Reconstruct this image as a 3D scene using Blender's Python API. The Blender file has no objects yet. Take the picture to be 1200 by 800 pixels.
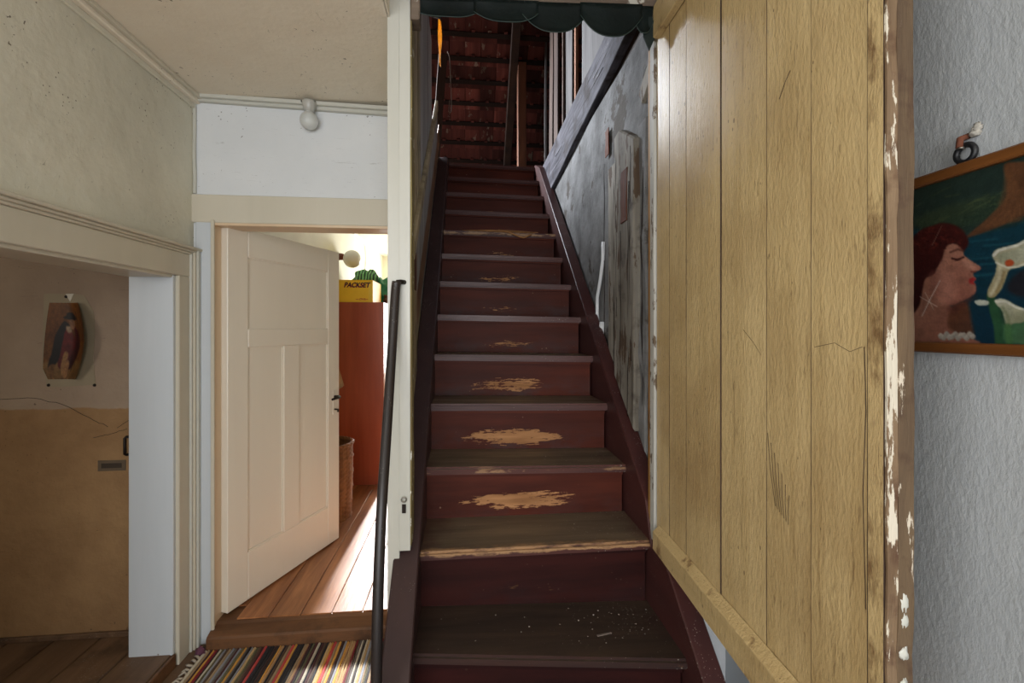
import bpy, bmesh, math, random
import numpy as np
from mathutils import Vector, Matrix, noise as mnoise
random.seed(7)
rnd = random.Random(11)
S = bpy.context.scene
COL = S.collection

# ------------------------------------------------------------------ camera, light, exposure
CAM_H = 1.442
YAW = 0.1017
cam_d = bpy.data.cameras.new('camera'); cam = bpy.data.objects.new('camera', cam_d); COL.objects.link(cam)
cam.location = (0, 0, CAM_H); cam.rotation_euler = (math.pi/2, 0, -YAW)
cam_d.sensor_width = 36; cam_d.lens = 36*540/1200; cam_d.shift_y = -15/1200
cam_d.clip_start = 0.02
S.camera = cam
S.view_settings.view_transform = 'Standard'; S.view_settings.look = 'None'
S.view_settings.gamma = 1.0; S.view_settings.use_curve_mapping = False
S.view_settings.exposure = 0.22
w = bpy.data.worlds.new('sky'); S.world = w; w.use_nodes = True
w.node_tree.nodes['Background'].inputs[0].default_value = (0.55, 0.68, 0.9, 1)
w.node_tree.nodes['Background'].inputs[1].default_value = 1.3

def area(name, loc, target, sx, sy, watts, color, spread=math.pi):
    d = bpy.data.lights.new(name, 'AREA'); d.shape = 'RECTANGLE'; d.size = sx; d.size_y = sy
    d.energy = watts; d.color = color; d.spread = spread
    o = bpy.data.objects.new(name, d); COL.objects.link(o); o.location = loc
    o.rotation_euler = (Vector(target)-Vector(loc)).to_track_quat('-Z', 'Y').to_euler()
    return o
# daylight through the hall window behind the camera, the far bedroom window and the roof hatch; the passage gets an added fill lamp
area('hall_window_daylight', (-0.10, -2.34, 1.55), (-0.1, 2.0, 1.5), 2.0, 1.8, 60, (0.99, 0.99, 1.0))
area('side_window_daylight', (-1.20, -0.62, 1.50), (1.0, 0.25, 1.4), 0.9, 1.5, 20, (1.0, 0.985, 0.95))
area('bedroom_window_daylight', (0.05, 6.86, 1.55), (-0.4, 2.3, 1.2), 1.35, 1.4, 95, (1.0, 0.99, 0.97))
area('passage_fill_lamp', (-2.55, 0.66, 1.5), (-1.8, 2.25, 1.0), 0.7, 0.9, 7, (1.0, 0.95, 0.86))  # fill lamp added to brighten the passage, no window there
sun_d = bpy.data.lights.new('low_sun', 'SUN'); sun_d.energy = 24; sun_d.angle = math.radians(2.5); sun_d.color = (0.97, 0.98, 1.0)
sun = bpy.data.objects.new('low_sun', sun_d); COL.objects.link(sun); sun.location = (0, 9, 5); sun.rotation_euler = Vector((0.0, -1, -0.36)).to_track_quat('-Z', 'Y').to_euler()
area('roof_hatch_daylight', (-1.35, 5.22, 4.22), (0.75, 2.5, 2.0), 0.8, 0.8, 290, (0.88, 0.93, 1.0))

# ------------------------------------------------------------------ helpers
def srgb(r, g=None, b=None):
    if g is None: r, g, b = r
    f = lambda v: (v/255)/12.92 if v/255 <= 0.04045 else ((v/255+0.055)/1.055)**2.4
    return (f(r), f(g), f(b), 1.0)

class NT:
    def __init__(s, name):
        s.m = bpy.data.materials.new(name); s.m.use_nodes = True
        s.t = s.m.node_tree; s.t.nodes.clear()
        s.out = s.n('ShaderNodeOutputMaterial'); s.b = s.n('ShaderNodeBsdfPrincipled')
        s.l(s.b.outputs[0], s.out.inputs[0])
    def n(s, typ, **kw):
        nd = s.t.nodes.new(typ)
        for k, v in kw.items(): setattr(nd, k, v)
        return nd
    def l(s, a, b): s.t.links.new(a, b)
    def put(s, sock, v):
        if hasattr(v, 'links') or hasattr(v, 'is_linked'): s.l(v, sock)
        else: sock.default_value = v
    def math(s, op, a, b=0.0, clamp=False):
        nd = s.n('ShaderNodeMath', operation=op, use_clamp=clamp); s.put(nd.inputs[0], a); s.put(nd.inputs[1], b); return nd.outputs[0]
    def mix(s, f, a, b, mode='MIX'):
        nd = s.n('ShaderNodeMix', data_type='RGBA', blend_type=mode)
        s.put(nd.inputs[0], f); s.put(nd.inputs[6], a); s.put(nd.inputs[7], b); return nd.outputs[2]
    def coords(s, rand=True):
        tc = s.n('ShaderNodeTexCoord')
        if not rand: return tc.outputs['Object']
        oi = s.n('ShaderNodeObjectInfo')
        va = s.n('ShaderNodeVectorMath', operation='ADD'); s.l(tc.outputs['Object'], va.inputs[0])
        k = s.math('MULTIPLY', oi.outputs['Random'], 37.0); s.l(k, va.inputs[1]); return va.outputs[0]
    def scaled(s, vec, sc):
        nd = s.n('ShaderNodeMapping'); s.l(vec, nd.inputs[0]); nd.inputs['Scale'].default_value = sc; return nd.outputs[0]
    def noise(s, vec, scale, detail=4, rough=0.55, dist=0.0):
        nd = s.n('ShaderNodeTexNoise'); s.l(vec, nd.inputs['Vector'])
        nd.inputs['Scale'].default_value = scale; nd.inputs['Detail'].default_value = detail
        nd.inputs['Roughness'].default_value = rough; nd.inputs['Distortion'].default_value = dist
        return nd.outputs['Fac']
    def ramp(s, f, a, b, lo=0.0, hi=1.0):
        nd = s.n('ShaderNodeMapRange'); s.l(f, nd.inputs[0])
        nd.inputs[1].default_value = a; nd.inputs[2].default_value = b; nd.inputs[3].default_value = lo; nd.inputs[4].default_value = hi
        return nd.outputs[0]
    def bump(s, h, strength=0.3, dist=0.01, prev=None):
        nd = s.n('ShaderNodeBump'); s.l(h, nd.inputs['Height']); nd.inputs['Strength'].default_value = strength
        nd.inputs['Distance'].default_value = dist
        if prev is not None: s.l(prev, nd.inputs['Normal'])
        return nd.outputs[0]

def plain(name, c, rough=0.6, metal=0.0, var=0.12, scale=8, bump=0.0, bscale=60, spec=0.5):
    t = NT(name); v = t.coords(); f = t.noise(v, scale)
    c = srgb(c); d = tuple(x*(1-var*2) for x in c[:3])+(1,)
    t.l(t.mix(t.ramp(f, 0.35, 0.65), d, c), t.b.inputs['Base Color'])
    t.b.inputs['Roughness'].default_value = rough; t.b.inputs['Metallic'].default_value = metal
    t.b.inputs['Specular IOR Level'].default_value = spec
    if bump: t.l(t.bump(t.noise(v, bscale), bump, 0.004), t.b.inputs['Normal'])
    return t.m

def plaster(name, c1, c2, scale=1.6, rough=0.85, bump=0.35, bscale=45, specks=0.5, speck_c=(70, 58, 44), patch=None, stroke=None, band=None, spec=0.3, coarse=0.8, aniso=None):
    t = NT(name); v = t.coords(rand=False)
    col = t.mix(t.ramp(t.noise(v, scale, 5, 0.6), 0.35, 0.65), srgb(c1), srgb(c2))
    if band:      # (z height, colour): a painted dado below that height
        z = t.n('ShaderNodeSeparateXYZ'); t.l(v, z.inputs[0])
        e = t.math('ADD', z.outputs[2], t.ramp(t.noise(v, 9), 0.3, 0.7, -0.006, 0.006))
        col = t.mix(t.ramp(e, band[0]-0.004, band[0]+0.004, 1.0, 0.0), col,
                    t.mix(t.ramp(t.noise(v, 2.6, 6, 0.65), 0.35, 0.65), srgb(band[1]), srgb(band[2])))
    if patch:     # (colour, scale, threshold)
        pm = t.ramp(t.noise(v, patch[1], 7, 0.65), patch[2], patch[2]+0.03)
        col = t.mix(pm, col, srgb(patch[0]))
    if specks:
        vo = t.n('ShaderNodeTexVoronoi'); t.l(v, vo.inputs['Vector']); vo.inputs['Scale'].default_value = 24; t.l(t.mix(0.035, v, t.noise(v, 60, 2)), vo.inputs['Vector'])
        sz = t.ramp(t.noise(v, 5.0, 2), 0.46, 0.76, 0.0, 0.17)
        sp = t.math('LESS_THAN', vo.outputs['Distance'], sz)
        sv = t.scaled(v, (2.0, 2.0, 26.0)) if not stroke else t.scaled(v, stroke)
        sc = t.ramp(t.noise(sv, 3.2, 7, 0.72, 2.5), 0.64, 0.67)
        vo2 = t.n('ShaderNodeTexVoronoi'); t.l(v, vo2.inputs['Vector']); vo2.inputs['Scale'].default_value = 52
        sp = t.math('MAXIMUM', sp, t.math('LESS_THAN', vo2.outputs['Distance'], t.ramp(t.noise(v, 3.0, 3), 0.48, 0.74, 0.0, 0.20)))
        col = t.mix(t.math('MULTIPLY', t.math('MAXIMUM', sp, t.math('MULTIPLY', sc, 0.6)), specks, True), col, srgb(speck_c))
    t.l(col, t.b.inputs['Base Color'])
    t.b.inputs['Roughness'].default_value = rough; t.b.inputs['Specular IOR Level'].default_value = spec
    b1 = t.bump(t.noise(t.scaled(v, aniso) if aniso else v, bscale, 6, 0.65), bump, 0.006)
    b2 = t.bump(t.noise(v, 6, 4), bump*coarse, 0.02, b1)
    t.l(b2, t.b.inputs['Normal'])
    return t.m

def wood(name, c1, c2, axis='z', grain=14.0, rough=0.6, bump=0.3, patch=None, specks=0.0, speck_c=(190, 185, 175), spec=0.4, obvar=0.25, dark=None, fine=0.25):
    """long grained wood or painted wood; axis is the grain direction in object space"""
    t = NT(name); v = t.coords()
    sc = {'x': (0.09, 1, 1), 'y': (1, 0.09, 1), 'z': (1, 1, 0.09)}[axis]
    gv = t.scaled(v, sc)
    g = t.noise(gv, grain, 6, 0.6, 0.6)
    g2 = t.noise(gv, grain*5, 3, 0.6)
    col = t.mix(t.ramp(g, 0.34, 0.66), srgb(c1), srgb(c2))
    col = t.mix(t.ramp(g2, 0.3, 0.8, 0.0, fine), col, srgb(tuple(x*0.55 for x in c1)))
    if dark:      # (colour, scale, threshold) grime
        col = t.mix(t.ramp(t.noise(v, dark[1], 5, 0.6), dark[2], dark[2]+0.18), col, srgb(dark[0]))
    if patch:     # (colour, scale, threshold, stretch)
        pv = t.scaled(v, patch[3]) if len(patch) > 3 else v
        pn = t.noise(pv, patch[1], 8, 0.68)
        pm = t.ramp(pn, patch[2], patch[2]+0.02)
        col = t.mix(pm, col, srgb(patch[0]))
    if obvar:
        oi = t.n('ShaderNodeObjectInfo')
        k = t.ramp(oi.outputs['Random'], 0, 1, 1-obvar, 1+obvar*0.4)
        hs = t.n('ShaderNodeHueSaturation'); t.l(k, hs.inputs['Value']); t.l(col, hs.inputs['Color']); col = hs.outputs[0]
    if specks:
        vo = t.n('ShaderNodeTexVoronoi'); t.l(v, vo.inputs['Vector']); vo.inputs['Scale'].default_value = 120
        sp = t.math('LESS_THAN', vo.outputs['Distance'], t.ramp(t.noise(v, 9, 3), 0.42, 0.72, 0.0, 0.26))
        col = t.mix(t.math('MULTIPLY', sp, specks), col, srgb(speck_c))
    t.l(col, t.b.inputs['Base Color'])
    t.b.inputs['Roughness'].default_value = rough; t.b.inputs['Specular IOR Level'].default_value = spec
    b = t.bump(g, bump, 0.006); b = t.bump(g2, bump*0.6, 0.002, b)
    t.l(b, t.b.inputs['Normal'])
    return t.m

# ---- mesh building
def box_bm(x0, x1, y0, y1, z0, z1, bev=0.0, bm=None):
    own = bm is None
    bm = bm or bmesh.new()
    vs = [bm.verts.new((x, y, z)) for z in (z0, z1) for y in (y0, y1) for x in (x0, x1)]
    fs = [(0, 2, 3, 1), (4, 5, 7, 6), (0, 1, 5, 4), (2, 6, 7, 3), (0, 4, 6, 2), (1, 3, 7, 5)]
    nf = [bm.faces.new([vs[i] for i in f]) for f in fs]
    if bev:
        es = list({e for f in nf for e in f.edges})
        bmesh.ops.bevel(bm, geom=es, offset=bev, segments=1, affect='EDGES')
    return bm

def prism_bm(poly, axis, a, b, bm=None, bev=0.0):
    """extrude a 2D polygon: axis 'x' takes (y,z), 'y' takes (x,z), 'z' takes (x,y)"""
    bm = bm or bmesh.new()
    def P(p, t): return {'x': (t, p[0], p[1]), 'y': (p[0], t, p[1]), 'z': (p[0], p[1], t)}[axis]
    A = [bm.verts.new(P(p, a)) for p in poly]; B = [bm.verts.new(P(p, b)) for p in poly]
    n = len(poly)
    fs = [bm.faces.new(A), bm.faces.new(B[::-1])]
    for i in range(n): fs.append(bm.faces.new((A[i], B[i], B[(i+1) % n], A[(i+1) % n])))
    bmesh.ops.recalc_face_normals(bm, faces=fs)
    if bev: bmesh.ops.bevel(bm, geom=list({e for f in fs for e in f.edges}), offset=bev, segments=1, affect='EDGES')
    return bm

def hexa_bm(c, bm=None, bev=0.0):
    """box from 8 corners: bottom 4 (ccw) then top 4"""
    bm = bm or bmesh.new(); v = [bm.verts.new(p) for p in c]
    fs = [bm.faces.new([v[i] for i in f]) for f in ((0, 3, 2, 1), (4, 5, 6, 7), (0, 1, 5, 4), (1, 2, 6, 5), (2, 3, 7, 6), (3, 0, 4, 7))]
    bmesh.ops.recalc_face_normals(bm, faces=fs)
    if bev: bmesh.ops.bevel(bm, geom=list({e for f in fs for e in f.edges}), offset=bev, segments=1, affect='EDGES')
    return bm

def tube_bm(pts, rad, seg=10, bm=None, cap=True):
    bm = bm or bmesh.new(); pts = [Vector(p) for p in pts]
    rads = rad if isinstance(rad, (list, tuple)) else [rad]*len(pts)
    rings = []; up = None
    for i, p in enumerate(pts):
        d = (pts[min(i+1, len(pts)-1)]-pts[max(i-1, 0)]).normalized()
        if up is None: up = Vector((0, 0, 1)) if abs(d.z) < 0.9 else Vector((1, 0, 0))
        s = d.cross(up).normalized(); up = s.cross(d).normalized()
        rings.append([bm.verts.new(p+(s*math.cos(a)+up*math.sin(a))*rads[i]) for a in [2*math.pi*k/seg for k in range(seg)]])
    for a, b in zip(rings, rings[1:]):
        for k in range(seg): bm.faces.new((a[k], a[(k+1) % seg], b[(k+1) % seg], b[k])).smooth = True
    if cap: bm.faces.new(rings[0][::-1]); bm.faces.new(rings[-1])
    return bm

def lathe_bm(prof, seg=24, bm=None, mod=None):
    bm = bm or bmesh.new(); rings = []
    for j, (r, z) in enumerate(prof):
        rings.append([bm.verts.new((max(r, 1e-4)*math.cos(a)*(1+(mod(a, j) if mod else 0)), max(r, 1e-4)*math.sin(a)*(1+(mod(a, j) if mod else 0)), z)) for a in [2*math.pi*k/seg for k in range(seg)]])
    for a, b in zip(rings, rings[1:]):
        for k in range(seg): bm.faces.new((a[k], a[(k+1) % seg], b[(k+1) % seg], b[k])).smooth = True
    bmesh.ops.recalc_face_normals(bm, faces=bm.faces[:])
    return bm

def grid_bm(nu, nv, f, bm=None, smooth=True):
    bm = bm or bmesh.new()
    V = [[bm.verts.new(f(i/nu, j/nv)) for i in range(nu+1)] for j in range(nv+1)]
    for j in range(nv):
        for i in range(nu): bm.faces.new((V[j][i], V[j][i+1], V[j+1][i+1], V[j+1][i])).smooth = smooth
    return bm

def rough_bm(bm, cuts=0, amp=0.004, freq=9.0, seed=0.0):
    """subdivide long edges and push vertices with noise: hand worked, worn edges"""
    if cuts:
        bmesh.ops.triangulate(bm, faces=[f for f in bm.faces if len(f.verts) > 4])
        L = max(e.calc_length() for e in bm.edges)
        bmesh.ops.subdivide_edges(bm, edges=[e for e in bm.edges if e.calc_length() > L*0.5], cuts=cuts, use_grid_fill=True)
    for v in bm.verts:
        n = mnoise.noise_vector(v.co*freq+Vector((seed, seed*2.1, 0)))
        v.co += n*amp
    return bm

def obj(name, bm, mat, parent=None, loc=None):
    """one mesh object; geometry is in the parent's space, its origin moved to the middle of the shape"""
    if isinstance(bm, bmesh.types.BMesh):
        if loc is None:
            n = len(bm.verts); c = Vector()
            lo = Vector([min(v.co[i] for v in bm.verts) for i in range(3)]); hi = Vector([max(v.co[i] for v in bm.verts) for i in range(3)])
            c = (lo+hi)/2; c.z = lo.z
            for v in bm.verts: v.co -= c
            loc = c
        me = bpy.data.meshes.new(name); bm.to_mesh(me); bm.free()
        if mat: me.materials.append(mat)
    else: me = bm; loc = loc or (0, 0, 0)
    o = bpy.data.objects.new(name, me); COL.objects.link(o); o.location = loc
    if parent: o.parent = parent
    return o

def thing(name, label, cat, loc=(0, 0, 0), rz=0.0, group=None):
    o = bpy.data.objects.new(name, None); COL.objects.link(o); o.empty_display_size = 0.1
    o.location = loc; o.rotation_euler = (0, 0, rz); o['label'] = label; o['category'] = cat
    if group: o['group'] = group
    return o
def tag(o, label, cat, group=None, kind=None):
    o['label'] = label; o['category'] = cat
    if group: o['group'] = group
    if kind: o['kind'] = kind
    return o
def struct(name, bm, mat, parent=None, label=None):
    o = obj(name, bm, mat, parent)
    if parent is None: o['kind'] = 'structure'
    if label: o['label'] = label
    return o
def struct_empty(name, loc=(0, 0, 0), rz=0, label=None):
    o = bpy.data.objects.new(name, None); COL.objects.link(o); o.location = loc; o.rotation_euler = (0, 0, rz); o['kind'] = 'structure'
    if label: o['label'] = label
    return o

# ---- painter: flat pictures as vertex colours on a fine grid
class Painter:
    def __init__(s, wpx, hpx, bg):
        s.w, s.h = wpx, hpx; s.c = np.zeros((hpx, wpx, 3)); s.c[:] = bg
        s.yy, s.xx = np.mgrid[0:hpx, 0:wpx].astype(float)
        s.rs = np.random.RandomState(3)
    def blur(s, a, r):
        r = int(round(r))
        if r < 1: return a
        for ax in (0, 1):
            acc = np.zeros_like(a)
            for k in range(-r, r+1):
                idx = np.clip(np.arange(a.shape[ax])+k, 0, a.shape[ax]-1); acc = acc+np.take(a, idx, axis=ax)
            a = acc/(2*r+1)
        return a
    def mask(s, pts):
        m = np.zeros((s.h, s.w), bool); n = len(pts); j = n-1
        for i in range(n):
            (xi, yi), (xj, yj) = pts[i], pts[j]
            if yi != yj: m ^= ((yi > s.yy) != (yj > s.yy)) & (s.xx < (xj-xi)*(s.yy-yi)/(yj-yi)+xi)
            j = i
        return m.astype(float)
    def smooth(s, pts, n=5):
        out = []; N = len(pts)
        for i in range(N):
            p = [np.array(pts[(i+k) % N], float) for k in (-1, 0, 1, 2)]
            for t in np.linspace(0, 1, n, endpoint=False):
                out.append(tuple(0.5*(2*p[1]+(p[2]-p[0])*t+(2*p[0]-5*p[1]+4*p[2]-p[3])*t*t+(3*p[1]-3*p[2]-p[0]+p[3])*t**3)))
        return out
    def poly(s, pts, c, soft=1, c2=None, ang=0.0, smooth=True, a=1.0):
        m = s.blur(s.mask(s.smooth(pts) if smooth else pts), soft)*a
        c = np.array(c, float)
        if c2 is not None:
            xs = [p[0] for p in pts]; ys = [p[1] for p in pts]
            t = (s.xx-min(xs))/(max(xs)-min(xs)+1e-6)*math.cos(ang)+(s.yy-min(ys))/(max(ys)-min(ys)+1e-6)*math.sin(ang)
            c = c*(1-np.clip(t, 0, 1)[..., None])+np.array(c2, float)*np.clip(t, 0, 1)[..., None]
        s.c = s.c*(1-m[..., None])+c*m[..., None]
    def stroke(s, pts, wd, c, soft=1, a=1.0):
        d = np.full((s.h, s.w), 1e9)
        for (x0, y0), (x1, y1) in zip(pts, pts[1:]):
            L = (x1-x0)**2+(y1-y0)**2+1e-9; t = np.clip(((s.xx-x0)*(x1-x0)+(s.yy-y0)*(y1-y0))/L, 0, 1)
            d = np.minimum(d, np.hypot(s.xx-x0-t*(x1-x0), s.yy-y0-t*(y1-y0)))
        m = np.clip((wd/2+soft*0.5-d)/max(soft, 0.1), 0, 1)*a
        s.c = s.c*(1-m[..., None])+np.array(c, float)*m[..., None]
    def mottle(s, amp, r):
        n = s.blur(s.rs.rand(s.h, s.w), r); n = (n-n.mean())/(n.std()+1e-6)
        s.c = np.clip(s.c*(1+amp*n[..., None]), 0, 255)
    def apply(s, me, nu, nv):
        lin = s.c/255.0; lin = np.where(lin <= 0.04045, lin/12.92, ((lin+0.055)/1.055)**2.4)
        ii = np.clip(np.linspace(0, s.w-1, nu+1).round().astype(int), 0, s.w-1); jj = np.clip(np.linspace(0, s.h-1, nv+1).round().astype(int), 0, s.h-1)
        g = lin[np.ix_(jj, ii)].reshape(-1, 3)
        a = me.color_attributes.new('paint', 'FLOAT_COLOR', 'POINT')
        a.data.foreach_set('color', np.concatenate([g, np.ones((len(g), 1))], 1).ravel())
def paint_mat(name, rough, coat=0.0, bump=0.0):
    t = NT(name); a = t.n('ShaderNodeAttribute', attribute_name='paint'); t.l(a.outputs['Color'], t.b.inputs['Base Color'])
    t.b.inputs['Roughness'].default_value = rough; t.b.inputs['Coat Weight'].default_value = coat; t.b.inputs['Coat Roughness'].default_value = 0.12
    if name == 'glossy_print': t.b.inputs['Specular IOR Level'].default_value = 0.18
    if bump: t.l(t.bump(t.noise(t.coords(), 160, 4), bump, 0.002), t.b.inputs['Normal'])
    return t.m

# ------------------------------------------------------------------ materials
m_wall_left = plaster('left_wall_plaster', (212, 208, 190), (192, 188, 171), specks=0.8, bump=0.45, bscale=22, stroke=(1, 6, 3))
m_wall_back = plaster('back_wall_plaster', (216, 218, 218), (206, 209, 210), specks=0.6, bump=0.2)
m_wall_right = plaster('right_wall_plaster', (184, 186, 186), (172, 175, 176), specks=0.04, bump=0.55, bscale=75, coarse=0.15, aniso=(1, 1, 0.55))
m_ceiling = plaster('ceiling_plaster', (224, 216, 198), (217, 206, 186), specks=0.8, bump=0.25)
m_passage = plaster('passage_plaster', (168, 148, 126), (146, 126, 107), specks=0.6, bump=0.7, bscale=28, speck_c=(60, 46, 34),
                    band=(1.085, (166, 132, 92), (140, 108, 74)))
m_bed_wall = plaster('bedroom_plaster', (226, 224, 206), (214, 211, 192), specks=0.35, bump=0.2)
m_stair_plaster = plaster('stair_wall_plaster', (142, 142, 142), (104, 103, 102), scale=5.0, specks=0.95, bump=1.0, bscale=26, speck_c=(62, 58, 56), spec=0.1,
                          patch=((92, 87, 82), 3.4, 0.57))
m_white_paint = wood('white_oil_paint', (194, 193, 183), (187, 186, 175), 'z', 5, 0.35, 0.06, patch=((120, 98, 74), 16, 0.735), obvar=0.0, fine=0.02)
m_cream_paint = wood('cream_oil_paint', (198, 191, 173), (191, 184, 165), 'z', 5, 0.4, 0.05, patch=((110, 88, 62), 18, 0.74), obvar=0.0, fine=0.02)
m_blue_white = wood('bluish_white_oil_paint', (196, 201, 204), (189, 195, 198), 'z', 5, 0.32, 0.08, patch=((110, 90, 70), 14, 0.70), obvar=0.0, fine=0.03)
m_tan_paint = wood('tan_jamb_paint', (214, 190, 158), (204, 178, 146), 'z', 5, 0.35, 0.05, obvar=0.0, fine=0.02)
m_panel_door = wood('cream_door_paint', (226, 217, 200), (222, 213, 196), 'z', 4, 0.3, 0.05, patch=((150, 130, 105), 22, 0.77), obvar=0.0, fine=0.02)
m_floor_brown = wood('old_brown_floorboards', (122, 94, 70), (92, 68, 48), 'y', 12, 0.55, 0.3, dark=((52, 40, 30), 4, 0.5), specks=0.25)
m_floor_orange = wood('varnished_pine_floorboards', (186, 126, 80), (128, 78, 44), 'y', 18, 0.36, 0.22, dark=((96, 58, 34), 5, 0.6), specks=0.12)
m_threshold = wood('worn_brown_threshold', (120, 82, 52), (84, 55, 34), 'x', 14, 0.5, 0.4, dark=((56, 38, 26), 6, 0.5))
m_stringer = wood('dark_oxblood_stringer', (74, 40, 37), (58, 31, 30), 'y', 6, 0.42, 0.25, specks=0.5, obvar=0.0)
m_stair_dark = wood('dark_brown_stringer', (64, 44, 42), (52, 36, 36), 'y', 6, 0.42, 0.25, specks=0.4, obvar=0.0)
m_grey_wood = wood('weathered_grey_wood', (112, 110, 117), (58, 56, 62), 'y', 18, 0.85, 0.9, dark=((62, 56, 56), 7, 0.50), spec=0.12)
m_grey_plank = wood('weathered_grey_planks', (112, 108, 107), (76, 72, 71), 'z', 12, 0.8, 0.5)
m_left_boards = wood('pale_grey_partition_boards', (196, 192, 186), (146, 140, 134), 'z', 12, 0.7, 0.5)
m_brown_plank = wood('brown_planks', (104, 84, 74), (70, 56, 50), 'z', 12, 0.8, 0.4)
m_orange_plank = wood('fresh_orange_planks', (150, 98, 66), (122, 78, 52), 'z', 12, 0.7, 0.3)
m_old_post = wood('peeling_grey_white_timber', (166, 160, 148), (118, 110, 98), 'z', 12, 0.8, 1.0, patch=((92, 74, 58), 14, 0.56, (1, 1, 0.22)), dark=((66, 56, 48), 9, 0.55))
m_bare_red = wood('bare_reddish_wood', (112, 64, 42), (72, 42, 28), 'z', 16, 0.8, 0.6)
m_dark_timber = wood('dark_attic_timber', (70, 50, 38), (46, 33, 26), 'z', 8, 0.8, 0.4)
m_brown_timber = wood('brown_attic_post', (112, 68, 42), (86, 50, 31), 'z', 8, 0.7, 0.3)
m_tile = wood('old_clay_tile', (140, 80, 70), (84, 44, 40), 'y', 7, 0.85, 0.5, patch=((150, 132, 116), 9, 0.60, (1, 0.5, 1)), obvar=0.75)
m_batten = wood('dark_batten', (50, 36, 28), (34, 24, 19), 'x', 10, 0.85, 0.4)
m_black_rail = wood('black_brown_handrail', (46, 38, 35), (32, 27, 26), 'z', 8, 0.33, 0.15, specks=0.25, obvar=0)
m_part_wood = wood('khaki_partition_boards', (200, 182, 146), (160, 142, 108), 'z', 8, 0.7, 0.4, dark=((62, 50, 40), 5, 0.55))
m_header = wood('weathered_header', (118, 104, 90), (86, 72, 60), 'x', 12, 0.8, 0.7, patch=((176, 172, 160), 9, 0.56))
m_iron = plain('rusty_black_iron', (46, 38, 34), 0.5, 0.7)
m_steel = plain('dull_steel', (150, 145, 135), 0.35, 0.9)
m_rust = plain('rust', (112, 62, 40), 0.85, 0.0, bump=0.5)
m_white_plastic = plain('white_plastic', (226, 228, 230), 0.35, var=0.03)
m_black = plain('black_rubber', (22, 22, 24), 0.5)

# yellow plank door paint: thick glossy paint over vertical grain
def yellow_mat(name, dirt=0.0, axis='z'):
    t = NT(name); v = t.coords(); gv = t.scaled(v, (1, 1, 0.05) if axis == 'z' else (1, 0.05, 1))
    g = t.noise(gv, 20, 5, 0.6, 0.3); fine = t.noise(t.scaled(v, (1, 1, 0.35)), 130, 4, 0.6); mid = t.noise(t.scaled(v, (1, 1, 0.4)), 40, 3)
    tc = t.n('ShaderNodeTexCoord'); z = t.n('ShaderNodeSeparateXYZ'); t.l(tc.outputs['Object'], z.inputs[0])
    col = t.mix(t.ramp(g, 0.3, 0.7), srgb(202, 177, 128), srgb(183, 157, 109))
    col = t.mix(t.ramp(t.noise(v, 2.4, 4), 0.42, 0.70, 0, 0.55), col, srgb(142, 112, 70))
    col = t.mix(t.ramp(t.noise(gv, 60, 6, 0.75), 0.60, 0.68, 0, 0.5), col, srgb(112, 86, 54))
    col = t.mix(t.ramp(t.noise(t.scaled(v, (1, 1, 0.12)), 150, 3, 0.7), 0.62, 0.68, 0, 0.55), col, srgb(96, 70, 42))
    sp = t.n('ShaderNodeTexVoronoi'); t.l(t.scaled(v, (1, 1, 0.5)), sp.inputs['Vector']); sp.inputs['Scale'].default_value = 42
    col = t.mix(t.math('MULTIPLY', t.math('LESS_THAN', sp.outputs['Distance'], t.ramp(t.noise(v, 7, 2), 0.5, 0.8, 0.0, 0.2)), 0.7), col, srgb(70, 50, 30))
    if dirt: col = t.mix(t.ramp(t.noise(t.scaled(v, (1, 1, 0.5)), 9, 7, 0.7), 0.60-dirt*0.2, 0.66-dirt*0.1), col, srgb(122, 94, 60))
    t.l(col, t.b.inputs['Base Color']); t.b.inputs['Specular IOR Level'].default_value = 0.85
    t.l(t.ramp(fine, 0.3, 0.7, 0.27, 0.44), t.b.inputs['Roughness'])
    b = t.bump(g, 0.18, 0.004); b = t.bump(mid, 0.30, 0.004, b); b = t.bump(fine, 0.8, 0.003, b); t.l(b, t.b.inputs['Normal'])
    return t.m
m_yellow = yellow_mat('yellow_oil_paint'); m_yellow_dirty = yellow_mat('dirty_yellow_oil_paint', 0.5); m_yellow_rail = yellow_mat('yellow_rail_paint', 0.12, 'y')
m_door_edge = wood('peeled_door_edge', (142, 118, 90), (108, 84, 60), 'z', 18, 0.8, 1.0, patch=((206, 196, 176), 30, 0.525, (1, 1, 0.2)), dark=((84, 58, 40), 16, 0.52), obvar=0)
m_door_edge2 = wood('brown_peeled_door_edge', (106, 86, 62), (78, 60, 44), 'z', 18, 0.8, 1.0, patch=((200, 188, 168), 30, 0.62, (1, 1, 0.2)), dark=((70, 48, 34), 16, 0.52), obvar=0)

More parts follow.
